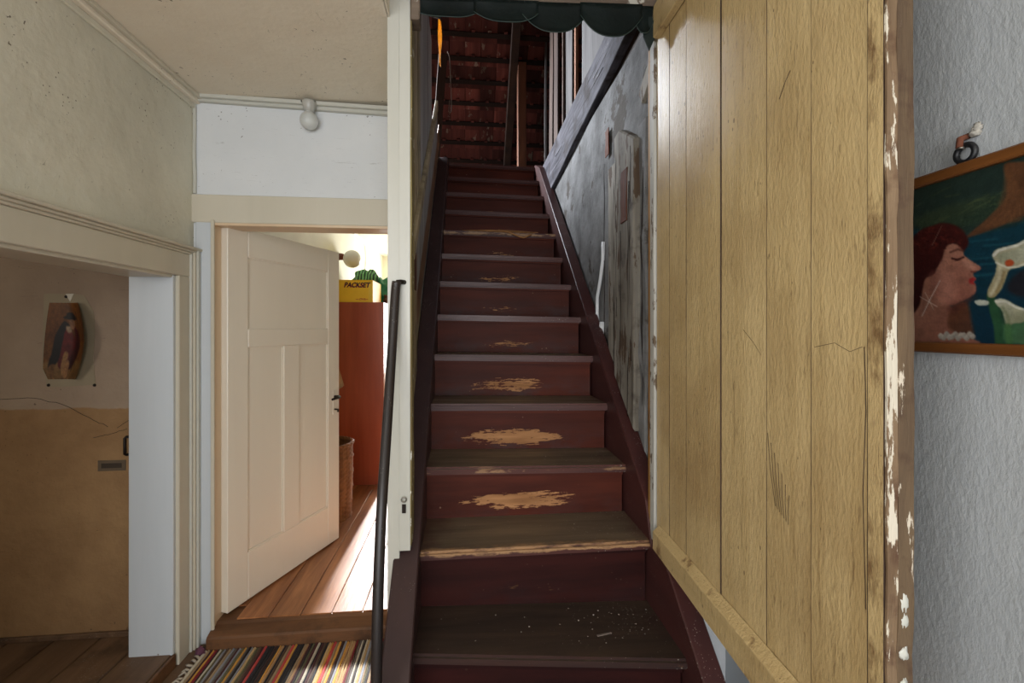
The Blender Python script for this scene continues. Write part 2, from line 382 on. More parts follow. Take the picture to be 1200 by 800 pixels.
# stair paint: worn risers and trodden treads. Object colour carries wear and shade: r = bare patch amount, g = greyness, b = shade painted on the bottom steps
def riser_mat():
    t = NT('oxblood_riser_paint'); v = t.coords(rand=False); rv = t.coords(); oi = t.n('ShaderNodeObjectInfo')
    col_s = t.n('ShaderNodeSeparateColor'); t.l(oi.outputs['Color'], col_s.inputs[0])
    gv = t.scaled(rv, (0.12, 1, 1)); g = t.noise(gv, 12, 5, 0.6)
    col = t.mix(t.ramp(g, 0.35, 0.65), srgb(86, 40, 28), srgb(66, 31, 23))
    xyz = t.n('ShaderNodeSeparateXYZ'); t.l(v, xyz.inputs[0])
    # smudged grey shoe scuffs on the lower half
    low = t.ramp(xyz.outputs[2], 0.02, 0.13, 1.0, 0.0)
    sc = t.math('MULTIPLY', t.ramp(t.noise(t.scaled(rv, (0.5, 1, 1)), 11, 6, 0.7), 0.42, 0.7, 0.0, 0.9), low, True)
    col = t.mix(t.math('MULTIPLY', sc, col_s.outputs[1]), col, srgb(66, 56, 56))
    # bare wood patch kicked by shoes: long ellipse with a ragged edge
    ex = t.math('DIVIDE', t.math('ADD', xyz.outputs[0], 0.02), 0.23); ez = t.math('DIVIDE', t.math('SUBTRACT', xyz.outputs[2], 0.062), 0.036)
    d = t.math('ADD', t.math('POWER', t.math('ABSOLUTE', ex), 2.0), t.math('POWER', t.math('ABSOLUTE', ez), 2.0))
    rag = t.math('ADD', t.ramp(t.noise(t.scaled(rv, (0.25, 1, 1)), 26, 6, 0.7), 0.25, 0.75, -0.8, 0.8), t.ramp(t.noise(t.scaled(rv, (0.13, 1, 1)), 130, 4, 0.7), 0.3, 0.7, -0.75, 0.75))
    k = t.math('SUBTRACT', t.math('ADD', col_s.outputs[0], rag), d)
    pm = t.ramp(k, 0.28, 0.36)
    bare = t.mix(t.ramp(t.noise(gv, 40, 4), 0.3, 0.7), srgb(180, 132, 90), srgb(140, 98, 64))
    col = t.mix(pm, col, bare)
    vo = t.n('ShaderNodeTexVoronoi'); t.l(rv, vo.inputs['Vector']); vo.inputs['Scale'].default_value = 34
    col = t.mix(t.math('MULTIPLY', t.math('LESS_THAN', vo.outputs['Distance'], t.ramp(t.noise(rv, 8, 2), 0.5, 0.8, 0, 0.22)), 0.4), col, srgb(160, 130, 110))
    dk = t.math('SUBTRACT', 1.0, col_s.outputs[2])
    col = t.mix(dk, col, t.mix(t.ramp(g, 0.35, 0.65), srgb(44, 18, 18), srgb(28, 12, 13)))  # painted shade of the bottom risers
    t.l(col, t.b.inputs['Base Color']); t.l(t.ramp(pm, 0, 1, 0.52, 0.8), t.b.inputs['Roughness']); t.b.inputs['Specular IOR Level'].default_value = 0.12
    b = t.bump(g, 0.15, 0.004); b = t.bump(t.noise(rv, 60, 4), 0.15, 0.003, b); t.l(b, t.b.inputs['Normal'])
    return t.m
def tread_mat():
    t = NT('trodden_tread_paint'); v = t.coords(rand=False); rv = t.coords(); oi = t.n('ShaderNodeObjectInfo')
    cs = t.n('ShaderNodeSeparateColor'); t.l(oi.outputs['Color'], cs.inputs[0])
    gv = t.scaled(rv, (0.1, 1, 1)); g = t.noise(gv, 13, 6, 0.65, 0.4)
    xyz = t.n('ShaderNodeSeparateXYZ'); t.l(v, xyz.inputs[0])
    red = t.mix(t.ramp(g, 0.35, 0.65), srgb(86, 44, 36), srgb(66, 33, 28))
    trod = t.mix(t.ramp(g, 0.34, 0.66), srgb(122, 106, 84), srgb(90, 77, 62))
    edge = t.math('ABSOLUTE', xyz.outputs[0])
    walk = t.ramp(t.math('ADD', edge, t.ramp(t.noise(rv, 6, 5), 0.3, 0.7, -0.10, 0.10)), 0.34, 0.43, 1.0, 0.45)
    ge = t.n('ShaderNodeNewGeometry'); gn = t.n('ShaderNodeSeparateXYZ'); t.l(ge.outputs['Normal'], gn.inputs[0])
    ztop = t.ramp(gn.outputs[2], 0.80, 0.97)
    nzn = t.noise(t.scaled(rv, (0.35, 1, 1)), 16, 6, 0.7)
    col = t.mix(t.math('MULTIPLY', walk, ztop), red, trod)
    # front edge (object y is negative at the nosing) rubbed to bare wood; amount in object colour r
    fr = t.ramp(t.math('ADD', xyz.outputs[1], t.ramp(nzn, 0.3, 0.7, -0.03, 0.03)), -0.135, -0.115, 1.0, 0.0)
    fr = t.math('MULTIPLY', fr, t.math('MAXIMUM', t.ramp(gn.outputs[2], 0.3, 0.6), t.ramp(t.math('ADD', xyz.outputs[2], t.ramp(nzn, 0.3, 0.7, -0.014, 0.014)), 0.016, 0.022)))
    rub = t.math('MULTIPLY', fr, t.ramp(t.math('ADD', nzn, cs.outputs[0]), 0.86, 0.94), True)
    col = t.mix(rub, col, t.mix(t.ramp(g, 0.3, 0.7), srgb(184, 146, 104), srgb(146, 110, 76)))
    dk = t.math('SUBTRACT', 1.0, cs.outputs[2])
    dark = t.mix(t.ramp(g, 0.34, 0.66), srgb(48, 33, 28), srgb(30, 21, 20))  # tone for the shade painted on the bottom treads
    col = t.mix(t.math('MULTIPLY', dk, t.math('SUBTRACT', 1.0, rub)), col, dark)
    vo = t.n('ShaderNodeTexVoronoi'); t.l(rv, vo.inputs['Vector']); vo.inputs['Scale'].default_value = 70
    right = t.ramp(xyz.outputs[0], -0.45, 0.42, 0.02, 0.22)
    sp = t.math('LESS_THAN', vo.outputs['Distance'], t.math('MULTIPLY', right, t.ramp(t.noise(rv, 12, 3), 0.35, 0.7)))
    col = t.mix(t.math('MULTIPLY', sp, 0.75), col, srgb(150, 142, 130))
    t.l(col, t.b.inputs['Base Color']); t.l(t.ramp(g, 0.3, 0.7, 0.36, 0.55), t.b.inputs['Roughness'])
    b = t.bump(g, 0.25, 0.005); t.l(b, t.b.inputs['Normal'])
    return t.m
m_frost = plain('frosted_bulb_glass', (222, 224, 220), 0.35, var=0.02); m_frost.node_tree.nodes['Principled BSDF'].inputs['Transmission Weight'].default_value = 0.35
m_riser = riser_mat(); m_tread = tread_mat()

# ------------------------------------------------------------------ structure: hall, portal, passage
XL = -1.237                      # inner face of the left hall wall
# hall floor of boards
fl = struct('floor', box_bm(XL, 1.0, -2.4, 2.25, -0.10, -0.022), m_floor_brown)
i = 0; x = XL
while x < 1.0:
    x1 = min(x+0.17, 1.0)
    obj('floor_plank', box_bm(x+0.001, x1-0.002, -2.4, 2.249, -0.022, 0.0, 0.002), m_floor_brown, None if fl is None else None) if False else None
    b = obj('floor_plank', box_bm(x+0.001, x1-0.002, -2.4, 2.249, -0.022, 0.0, 0.002), m_floor_brown); b.parent = fl; b.matrix_parent_inverse = Matrix.Translation(-fl.location)
    x = x1
def adopt(o, p):                 # parent without moving (both given in world space)
    o.parent = p; o.matrix_parent_inverse = Matrix.Translation(-Vector(p.location)); return o

# left wall with the portal opening y 0.95..2.11, top z 1.672
bm = box_bm(XL-0.17, XL, -2.5, -1.12, 0, 2.66); box_bm(XL-0.17, XL, -0.12, 0.95, 0, 2.66, bm=bm); box_bm(XL-0.17, XL, -1.12, -0.12, 0, 0.7, bm=bm); box_bm(XL-0.17, XL, -1.12, -0.12, 2.3, 2.66, bm=bm); box_bm(XL-0.17, XL, 0.95, 2.11, 1.672, 2.66, bm=bm); box_bm(XL-0.17, XL, 2.11, 2.26, 0, 2.66, bm=bm)
struct('wall_left', bm, m_wall_left)
# back wall with the bedroom door opening x -1.152..-0.30, top z 1.927
bm = box_bm(XL-0.02, -1.152, 2.25, 2.37, 0, 2.66); box_bm(-1.152, -0.30, 2.25, 2.37, 1.927, 2.66, bm=bm); box_bm(-0.30, -0.255, 2.25, 2.37, 0, 2.66, bm=bm)
struct('wall_back', bm, m_wall_back)
struct('wall_right', box_bm(1.0, 1.12, -2.5, 1.76, 0, 2.72), m_wall_right)
bm = box_bm(XL-0.17, -1.12, -2.5, -2.4, 0, 2.72); box_bm(0.92, 1.12, -2.5, -2.4, 0, 2.72, bm=bm)
box_bm(-1.12, 0.92, -2.5, -2.4, 0, 0.64, bm=bm); box_bm(-1.12, 0.92, -2.5, -2.4, 2.46, 2.72, bm=bm)
struct('wall_front', bm, m_wall_back)
bm = box_bm(XL, -0.26, -2.4, 2.25, 2.50, 2.62); box_bm(-0.26, 1.0, -2.4, 1.74, 2.665, 2.75, bm=bm)
box_bm(-0.262, -0.255, -2.4, 1.60, 2.5, 2.7, bm=bm)
struct('ceiling', bm, m_ceiling)
# wall beside and above the stair door, hidden mostly by the open yellow door
bm = box_bm(0.76, 1.0, 1.66, 1.76, 0, 2.72); box_bm(-0.26, 0.76, 1.66, 1.74, 2.66, 3.1, bm=bm)
struct('wall_stair_front', bm, m_wall_back)
struct('baseboard_right', box_bm(0.985, 1.0, -2.4, 1.66, 0, 0.36, 0.003), m_blue_white)

# cornices: several thin strips along the left wall, one moulded strip on the back wall
tr = struct_empty('trim_1', (0, 0, 0), label='thin plaster cornice strips along the ceiling edge')
def crown(y0, y1, x, w, h, z): return box_bm(x, x+w, y0, y1, z-h, z, 0.003)
adopt(obj('cornice_strip', rough_bm(box_bm(XL, XL+0.03, -2.4, 2.25, 2.470, 2.5, 0.004)), m_ceiling), tr)
adopt(obj('cornice_strip', rough_bm(box_bm(XL+0.03, XL+0.048, -2.4, 2.25, 2.484, 2.5, 0.003)), m_cream_paint), tr)
adopt(obj('cornice_strip', rough_bm(box_bm(XL, XL+0.012, -2.4, 2.25, 2.448, 2.470, 0.003)), m_wall_left), tr)
adopt(obj('cornice_strip', hexa_bm([(XL, 2.225, 2.478), (-0.27, 2.225, 2.45), (-0.27, 2.25, 2.45), (XL, 2.25, 2.478), (XL, 2.225, 2.504), (-0.27, 2.225, 2.476), (-0.27, 2.25, 2.476), (XL, 2.25, 2.504)], bev=0.003), m_white_paint), tr)
adopt(obj('cornice_strip', hexa_bm([(XL, 2.205, 2.488), (-0.27, 2.205, 2.466), (-0.27, 2.225, 2.466), (XL, 2.225, 2.488), (XL, 2.205, 2.506), (-0.27, 2.205, 2.484), (-0.27, 2.225, 2.484), (XL, 2.225, 2.506)], bev=0.003), m_white_paint), tr)
# corner bead between left wall and back wall
adopt(obj('corner_bead', rough_bm(box_bm(XL, XL+0.014, 2.238, 2.25, 2.06, 2.48, 0.003), 5, 0.003), m_white_paint), tr)

# portal casing on the left wall
tr = struct_empty('trim_2', (0, 0, 0), label='cream moulded casing around the passage opening')
adopt(obj('head_casing', box_bm(XL, XL+0.018, 0.80, 2.225, 1.672, 1.772, 0.003), m_cream_paint), tr)
for k, (z0, z1, o_) in enumerate(((1.772, 1.782, 0.026), (1.782, 1.792, 0.034), (1.792, 1.804, 0.046))):
    adopt(obj('head_moulding', box_bm(XL, XL+o_, 0.80, 2.228+k*0.005, z0, z1, 0.003), m_cream_paint), tr)
adopt(obj('side_casing', box_bm(XL, XL+0.018, 2.11, 2.185, 0, 1.6715, 0.003), m_cream_paint), tr)
for k, (y0, y1, o_) in enumerate(((2.185, 2.198, 0.026), (2.198, 2.212, 0.033), (2.212, 2.234, 0.040))):
    adopt(obj('side_moulding', box_bm(XL, XL+o_, y0, y1, 0, 1.80, 0.003), (m_white_paint, m_cream_paint, m_white_paint)[k]), tr)
adopt(obj('reveal_board', rough_bm(box_bm(XL-0.172, XL+0.004, 2.092, 2.112, 0.055, 1.672, 0.003), 4, 0.002), m_blue_white), tr)
adopt(obj('soffit_board', box_bm(XL-0.172, XL+0.002, 0.95, 2.092, 1.660, 1.676, 0.003), m_cream_paint), tr)
adopt(obj('side_casing', box_bm(XL, XL+0.018, 0.86, 0.95, 0, 1.672, 0.003), m_cream_paint), tr)

# passage beyond the portal
pf = struct('floor_passage', box_bm(-2.95, XL-0.002, 0.60, 2.25, -0.1, 0.036), m_floor_brown)
x = -2.95
while x < XL-0.01:
    x1 = min(x+0.19, XL-0.002) if x < XL-0.25 else XL-0.002
    adopt(obj('floor_plank', box_bm(x+0.001, x1-0.003, 0.62, 2.249, 0.034, 0.06, 0.003), m_floor_brown), pf); x = x1
adopt(obj('step_edge_board', box_bm(XL-0.002, XL+0.012, 0.95, 2.10, 0.0, 0.058, 0.003), m_threshold), pf)
struct('wall_passage_back', box_bm(-2.95, XL-0.17, 2.25, 2.37, 0, 2.3), m_passage)
struct('wall_passage_left', box_bm(-3.05, -2.95, 0.5, 2.37, 0, 2.3), m_passage)
struct('wall_passage_front', box_bm(-2.95, XL-0.17, 0.5, 0.62, 0, 2.3), m_passage)
struct('ceiling_passage', box_bm(-3.05, XL-0.17, 0.5, 2.37, 2.2, 2.3), m_ceiling)
struct('baseboard_passage', rough_bm(box_bm(-2.95, XL-0.172, 2.235, 2.25, 0.06, 0.082, 0.002), 6, 0.003), m_floor_brown)
pb_ = bpy.data.objects['wall_passage_back']
def crack(ptsx, r):
    q = []
    for (x0, z0), (x1, z1) in zip(ptsx, ptsx[1:]):
        for k in range(5): q.append((x0+(x1-x0)*k/5+rnd.uniform(-0.003, 0.003), 2.2500, z0+(z1-z0)*k/5+rnd.uniform(-0.003, 0.003)))
    adopt(obj('plaster_crack', tube_bm(q+[(ptsx[-1][0], 2.25, ptsx[-1][1])], r, 5), m_iron), pb_)
crack([(-2.05, 1.13), (-1.90, 1.135), (-1.76, 1.095), (-1.66, 1.03), (-1.60, 1.0)], 0.0012)
crack([(-1.66, 0.955), (-1.60, 0.965), (-1.52, 0.99)], 0.0011); crack([(-1.56, 0.995), (-1.50, 1.04), (-1.46, 1.06)], 0.0010)
# metal slot plate and black latch hook in the passage wall
t_ = thing('lock_plate', 'worn metal slot plate set flush in the brown passage wall', 'lock', (-1.583, 2.25, 0.826))
bm = box_bm(-0.058, 0.058, -0.003, 0.0, -0.024, 0.024, 0.001); obj('plate', bm, plain('dull_brown_metal', (104, 88, 68), 0.6, bump=0.4), t_)
obj('slot', box_bm(-0.042, 0.042, -0.0045, -0.001, -0.011, 0.011), plain('dirty_slot', (66, 54, 42), 0.8), t_)
t_ = thing('latch_bracket', 'small black iron latch bracket at the right edge of the passage wall', 'latch', (-1.513, 2.25, 0.915))
obj('bracket_arm', tube_bm([(0.018, 0, 0.040), (-0.004, -0.012, 0.040), (-0.006, -0.016, 0.036), (-0.006, -0.016, -0.036), (-0.004, -0.012, -0.040), (0.018, 0, -0.040)], 0.006, 8), m_iron, t_)

# ------------------------------------------------------------------ bedroom doorway and the bedroom
tr = struct_empty('trim_3', (0, 0, 0), label='cream flat casing around the bedroom doorway')
adopt(obj('side_casing', rough_bm(box_bm(-1.222, -1.152, 2.235, 2.25, 0, 2.055, 0.003), 4, 0.0015), m_blue_white), tr)
adopt(obj('head_casing', box_bm(-1.245, -0.27, 2.233, 2.25, 1.927, 2.055, 0.003), m_cream_paint), tr)
adopt(obj('side_casing', box_bm(-0.315, -0.262, 2.235, 2.25, 0, 1.927, 0.003), m_white_paint), tr)
adopt(obj('door_jamb', box_bm(-1.154, -1.142, 2.236, 2.366, 0.05, 1.925, 0.002), m_tan_paint), tr)
adopt(obj('door_jamb', box_bm(-0.312, -0.30, 2.25, 2.366, 0.05, 1.925, 0.002), m_tan_paint), tr)
adopt(obj('head_jamb', box_bm(-1.142, -0.312, 2.236, 2.366, 1.915, 1.930, 0.002), m_tan_paint), tr)
adopt(obj('stop_bead', box_bm(-1.1535, -1.138, 2.226, 2.237, 0.05, 1.94, 0.003), m_cream_paint), tr)
adopt(obj('threshold', rough_bm(prism_bm([(2.188, 0.0), (2.188, 0.050), (2.196, 0.058), (2.250, 0.078), (2.262, 0.088), (2.37, 0.088), (2.37, 0.0)], 'x', -1.152, -0.27), 5, 0.002), m_threshold), tr)

bf = struct('floor_bedroom', box_bm(-1.25, 1.3, 2.37, 6.95, -0.1, 0.07), m_floor_orange)
x = -1.20
while x < 1.29:
    x1 = min(x+0.143, 1.3)
    if x < -0.3: adopt(obj('floor_plank', box_bm(max(x+0.001, -1.15) if x > -1.16 else x+0.001, x1-0.0025, 2.368 if x < -1.16 else 2.262, 6.9, 0.0885, 0.096, 0.002), m_floor_orange), bf)
    else: adopt(obj('floor_plank', box_bm(x+0.001, x1-0.0025, 5.0, 6.9, 0.066, 0.095, 0.002), m_floor_orange), bf)
    x = x1
struct('wall_bedroom_left', box_bm(-1.32, -1.20, 2.37, 7.0, 0, 2.6), m_bed_wall)
bm = box_bm(-1.32, -0.73, 6.9, 7.0, 0, 2.6); box_bm(0.75, 1.4, 6.9, 7.0, 0, 2.6, bm=bm); box_bm(-0.73, 0.75, 6.9, 7.0, 0, 0.8, bm=bm); box_bm(-0.73, 0.75, 6.9, 7.0, 2.3, 2.6, bm=bm)
struct('wall_bedroom_back', bm, m_bed_wall)
struct('wall_bedroom_right', box_bm(1.3, 1.4, 4.85, 7.0, 0, 2.6), m_bed_wall)
struct('wall_bedroom_stair', box_bm(-0.255, 1.3, 4.85, 4.95, 0, 2.6), m_bed_wall)
bm = box_bm(-1.32, -0.255, 2.37, 4.9, 2.5, 2.6); box_bm(-1.32, 1.4, 4.9, 7.0, 2.5, 2.6, bm=bm)
struct('ceiling_bedroom', bm, m_bed_wall)
for nm, (x0, x1, y_, z0, z1) in {'window_1': (-0.73, 0.75, 6.95, 0.8, 2.3), 'window_2': (-1.12, 0.92, -2.46, 0.64, 2.46)}.items():
    wf = struct_empty(nm, ((x0+x1)/2, y_, z0))
    W, Hh = (x1-x0)/2, z1-z0
    for a in ((-W, -W+0.05, 0, Hh), (W-0.05, W, 0, Hh), (-0.025, 0.025, 0.05, Hh-0.05)): obj('stile', box_bm(a[0], a[1], -0.02, 0.02, a[2], a[3], 0.002), m_white_paint, wf)
    for a in ((0, 0.05), (Hh-0.05, Hh), (Hh*0.66, Hh*0.66+0.04)): obj('rail', box_bm(-W+0.05, W-0.05, -0.02, 0.02, a[0], a[1], 0.002), m_white_paint, wf)

# white panel door, hinged on the left and open into the bedroom
DW, DH, DT = 0.82, 1.825, 0.040
dr = struct_empty('door_1', (-1.108, 2.285, 0.105), math.radians(68), label='cream white panelled bedroom door standing ajar')
def dpart(n, x0, x1, z0, z1, y0=0.0, y1=DT, m=m_panel_door, bev=0.003): return obj(n, box_bm(x0, x1, y0, y1, z0, z1, bev), m, dr)
XS = (0.0, 0.118, 0.352, 0.468, 0.715, DW)
ZS = (0.0, 0.235, 1.245, 1.335, 1.69, DH)
dpart('stile', XS[0], XS[1], 0, DH); dpart('stile', XS[4], XS[5], 0, DH)
dpart('rail', XS[1], XS[4], ZS[0], ZS[1]); dpart('rail', XS[1], XS[4], ZS[2], ZS[3]); dpart('rail', XS[1], XS[4], ZS[4], ZS[5])
dpart('mullion', XS[2], XS[3], ZS[1], ZS[2])
for x0, x1, z0, z1 in ((XS[1], XS[4], ZS[3], ZS[4]), (XS[1], XS[2], ZS[1], ZS[2]), (XS[3], XS[4], ZS[1], ZS[2])):
    dpart('panel', x0, x1, z0, z1, 0.010, DT-0.010)
    bm = bmesh.new()
    for a in ((x0, x1, z0, z0+0.006), (x0, x1, z1-0.006, z1), (x0, x0+0.006, z0, z1), (x1-0.006, x1, z0, z1)):
        box_bm(a[0], a[1], 0.004, 0.011, a[2], a[3], bm=bm)
    obj('panel_bead', bm, m_panel_door, dr)
h = obj('door_handle', tube_bm([(0.772, 0.0, 0.91), (0.772, -0.035, 0.91), (0.764, -0.045, 0.91), (0.690, -0.048, 0.905)], [0.009, 0.009, 0.009, 0.007], 10), m_iron, dr); h['label'] = 'black lever handle'
obj('escutcheon', box_bm(0.757, 0.787, -0.003, 0.001, 0.80, 0.95, 0.001), m_panel_door, dr)
h = obj('key', tube_bm([(0.772, 0.0, 0.83), (0.772, -0.028, 0.83), (0.768, -0.03, 0.815)], 0.006, 8), m_iron, dr); h['label'] = 'dark key in the lock'
obj('lock_bolt', box_bm(DW-0.002, DW+0.010, 0.012, 0.028, 0.86, 0.90, 0.001), m_iron, dr)

obj('coat_peg', tube_bm([(0.80, DT, 1.59), (0.80, 0.135, 1.597), (0.80, 0.145, 1.61)], 0.008, 8), m_iron, dr)
# cloth hanging behind the door edge
cl = grid_bm(12, 16, lambda u, v: ((u-0.5)*0.14*(0.15+0.95*v*v)+0.075*v, 0.022*math.sin(u*15+v*2)*(0.3+v), -0.62*v-0.04*math.sin(u*3.1)*v))
bmesh.ops.solidify(cl, geom=cl.faces[:], thickness=0.004)
o = obj('hanging_cloth', cl, plain('beige_cloth', (206, 172, 128), 0.9, bump=0.3), loc=(-0.925, 3.088, 1.70))
tag(o, 'beige cloth hanging behind the free edge of the open cream door', 'cloth')

# wardrobe
m_ward = wood('red_brown_veneer', (178, 90, 58), (152, 70, 43), 'z', 5, 0.28, 0.05, obvar=0.0)
m_ward_front = wood('orange_brown_veneer', (190, 104, 62), (164, 84, 48), 'z', 5, 0.3, 0.05, obvar=0.0)
wd = thing('wardrobe', 'tall red-brown veneered wardrobe standing in the bedroom behind the open door', 'wardrobe', (-0.945, 4.08, 0.095))
obj('side_panel', box_bm(-0.25, 0.245, 0.0, 0.02, 0.0, 1.575, 0.002), m_ward, wd)
obj('side_panel', box_bm(-0.25, 0.245, 1.18, 1.2, 0.0, 1.575, 0.002), m_ward, wd)
obj('top_panel', box_bm(-0.25, 0.245, 0.02, 1.18, 1.555, 1.575, 0.002), m_ward, wd)
obj('back_panel', box_bm(-0.25, -0.24, 0.02, 1.18, 0.0, 1.555), m_ward, wd)
obj('plinth', box_bm(0.20, 0.225, 0.02, 1.18, 0.0, 0.07), m_ward, wd)
for k in range(2):
    d = obj('door', box_bm(0.227, 0.247, 0.022+k*0.578, 0.598+k*0.578, 0.07, 1.553, 0.002), m_ward_front, wd)
    kb = lathe_bm([(0.0, 0.03), (0.012, 0.028), (0.014, 0.02), (0.006, 0.008), (0.006, 0.0)], 12); bmesh.ops.rotate(kb, verts=kb.verts, matrix=Matrix.Rotation(math.pi/2, 3, 'Y'))
    kn = obj('knob', kb, m_steel, d, loc=(0.010, -0.25+0.5*(1-k), 0.75))

# yellow parcel carton
ZT = 1.67
bx = thing('parcel_box', 'yellow parcel carton lettered PACKSET lying on top of the red-brown wardrobe', 'box', (-0.99, 4.12, ZT))
m_yel = plain('yellow_card', (255, 206, 36), 0.55, var=0.04)
obj('carton', box_bm(-0.19, 0.19, 0.0, 0.40, 0.0, 0.193, 0.003), m_yel, bx)
obj('lid_flap', box_bm(-0.19, 0.0, 0.0, 0.40, 0.193, 0.196), m_yel, bx); obj('lid_flap', box_bm(0.002, 0.19, 0.0, 0.40, 0.193, 0.196), m_yel, bx)
obj('packing_tape', box_bm(0.155, 0.180, -0.0015, 0.0, 0.005, 0.19), plain('clear_tape', (250, 210, 80), 0.15, var=0.02), bx)
def text_obj(body, size, loc, mat, parent, shear=0.2, rot=(math.pi/2, 0, 0), ext=0.0006, sx=1.0):
    cu = bpy.data.curves.new('lettering', 'FONT'); cu.body = body; cu.size = size; cu.shear = shear; cu.extrude = ext; cu.align_x = 'LEFT'; cu.offset = size*0.025
    o = bpy.data.objects.new('lettering', cu); COL.objects.link(o)
    me = bpy.data.meshes.new_from_object(o.evaluated_get(bpy.context.evaluated_depsgraph_get()))
    bpy.data.objects.remove(o); me.materials.clear(); me.materials.append(mat)
    t = bpy.data.objects.new('lettering', me); COL.objects.link(t); t.parent = parent; t.location = loc; t.rotation_euler = rot; t.scale = (sx, 1, 1)
    return t
m_ink_black = plain('black_ink', (24, 20, 18), 0.5, var=0.02); m_ink_red = plain('red_ink', (196, 24, 30), 0.5, var=0.02)
bpy.context.view_layer.update()
for mt_, dx_, dy_ in ((m_ink_red, -0.004, -0.0012), (m_ink_black, 0.0, -0.0022)):
    tx = text_obj('PACKSET', 0.058, (-0.052+dx_, dy_, 0.133-(0.003 if dx_ else 0)), mt_, bx, 0.22, ext=0.0004)
    tx.scale.x = 0.225/max(v.co.x for v in tx.data.vertices)
text_obj('DHL', 0.022, (0.075, -0.002, 0.022), m_ink_red, bx, 0.3, sx=1.3)
obj('logo_stripe', box_bm(0.045, 0.072, -0.0015, 0, 0.026, 0.030), m_ink_red, bx); obj('logo_stripe', box_bm(0.128, 0.150, -0.0015, 0, 0.026, 0.030), m_ink_red, bx)

# green striped bag behind the carton
def lump(cx, cy, cz, rx, ry, rz, amp, seed, nu=40, nv=26):
    def f(u, v):
        th = 2*math.pi*u; ph = math.pi*v
        d = Vector((math.sin(ph)*math.cos(th), math.sin(ph)*math.sin(th), math.cos(ph)))
        k = 1+amp*mnoise.noise(d*2.6+Vector((seed, 0, 0)))+amp*0.35*mnoise.noise(d*7+Vector((0, seed, 0)))
        return (cx+d.x*rx*k, cy+d.y*ry*k, cz+max(d.z*rz*k, -rz*0.8))
    return grid_bm(nu, nv, f)
t = NT('green_striped_fabric'); v = t.coords(rand=False); wv = t.n('ShaderNodeTexWave'); wv.wave_type = 'BANDS'; wv.bands_direction = 'X'
t.l(v, wv.inputs['Vector']); wv.inputs['Scale'].default_value = 11; wv.inputs['Distortion'].default_value = 1.2
t.l(t.mix(t.ramp(wv.outputs['Fac'], 0.42, 0.58), srgb(34, 66, 44), srgb(112, 170, 112)), t.b.inputs['Base Color']); t.b.inputs['Roughness'].default_value = 0.8
m_gstripe = t.m
gb = thing('green_bag', 'crumpled green striped bag heaped behind the yellow parcel carton', 'bag', (-0.95, 4.72, ZT))
obj('striped_pouch', lump(-0.03, 0.0, 0.165, 0.155, 0.13, 0.185, 0.25, 1.0), m_gstripe, gb)
obj('green_flap', lump(0.13, 0.04, 0.12, 0.12, 0.16, 0.16, 0.3, 4.0), plain('green_plastic', (44, 140, 96), 0.4, bump=0.6, bscale=25), gb)
obj('brown_fold', lump(0.20, -0.02, 0.06, 0.05, 0.13, 0.075, 0.3, 8.0), plain('brown_leather', (112, 72, 52), 0.6), gb)

# wicker laundry basket
N = 96
rows = 64; prof = []
for j in range(rows+1):
    z = 0.52*j/rows; prof.append((0.172+0.012*math.sin(j/rows*2.2), z))
def weave(a, j): return 0.022*math.sin(16*a)*(1 if (j//2) % 2 else -1)+(0.03 if j % 13 in (0, 1) else 0)+0.008*(j % 2)
m_wick = wood('wicker', (158, 108, 66), (112, 70, 40), 'z', 30, 0.55, 0.4, obvar=0.0)
bk = thing('laundry_basket', 'tall round wicker basket in front of the red-brown wardrobe', 'basket', (-0.995, 3.42, 0.095))
obj('woven_body', lathe_bm(prof, N, mod=weave), m_wick, bk, loc=(0, 0, 0))
bm = bmesh.new()
for ph in (0, 1.0, 2.0):
    tube_bm([((0.184+0.006*math.sin(9*a+ph*2.1))*math.cos(a), (0.184+0.006*math.sin(9*a+ph*2.1))*math.sin(a), 0.525+0.007*math.cos(9*a+ph*2.1)) for a in [2*math.pi*k/72 for k in range(73)]], 0.009, 6, bm, cap=False)
obj('braided_rim', bm, m_wick, bk, loc=(0, 0, 0))
obj('base', lathe_bm([(0.0, 0.02), (0.165, 0.02)], 32), m_wick, bk, loc=(0, 0, 0))

# ceiling cable, globe wall lamp in the bedroom
pts = [(-1.192, 3.6, 2.47), (-1.192, 4.2, 2.46), (-1.190, 4.9, 2.478), (-1.19, 5.4, 2.455), (-1.190, 5.62, 2.452), (-1.188, 5.68, 2.43), (-1.186, 5.69, 2.30), (-1.19, 5.68, 2.10), (-1.19, 5.68, 1.60)]
cb = tag(obj('cable', tube_bm(pts, 0.009, 6), m_white_plastic), 'white electric cable running along the bedroom ceiling edge and down the wall', 'cable')
lp = thing('wall_lamp', 'round white globe lamp with brown socket peeking over the open cream door', 'lamp', (-1.20, 4.55, 2.13))
sb = lathe_bm([(0.0, 0.0), (0.035, 0.0), (0.033, 0.03), (0.026, 0.05), (0.0, 0.05)], 16); bmesh.ops.rotate(sb, verts=sb.verts, matrix=Matrix.Rotation(math.pi/2, 3, 'Y'))
obj('socket', sb, plain('brown_bakelite', (120, 56, 36), 0.3), lp, loc=(0, 0, 0))
obj('globe', lathe_bm([(0.085*math.sin(math.pi*k/14), -0.085*math.cos(math.pi*k/14)) for k in range(15)], 24), plain('opal_glass', (232, 232, 226), 0.2, var=0.02), lp, loc=(0.125, 0, -0.02))

# ------------------------------------------------------------------ stair enclosure
Y0, G, R0, RR = 1.3988, 0.2564, 0.4345, 0.217
SX0, SX1 = -0.161, 0.689
nz = lambda y: R0+(y-Y0)*RR/G
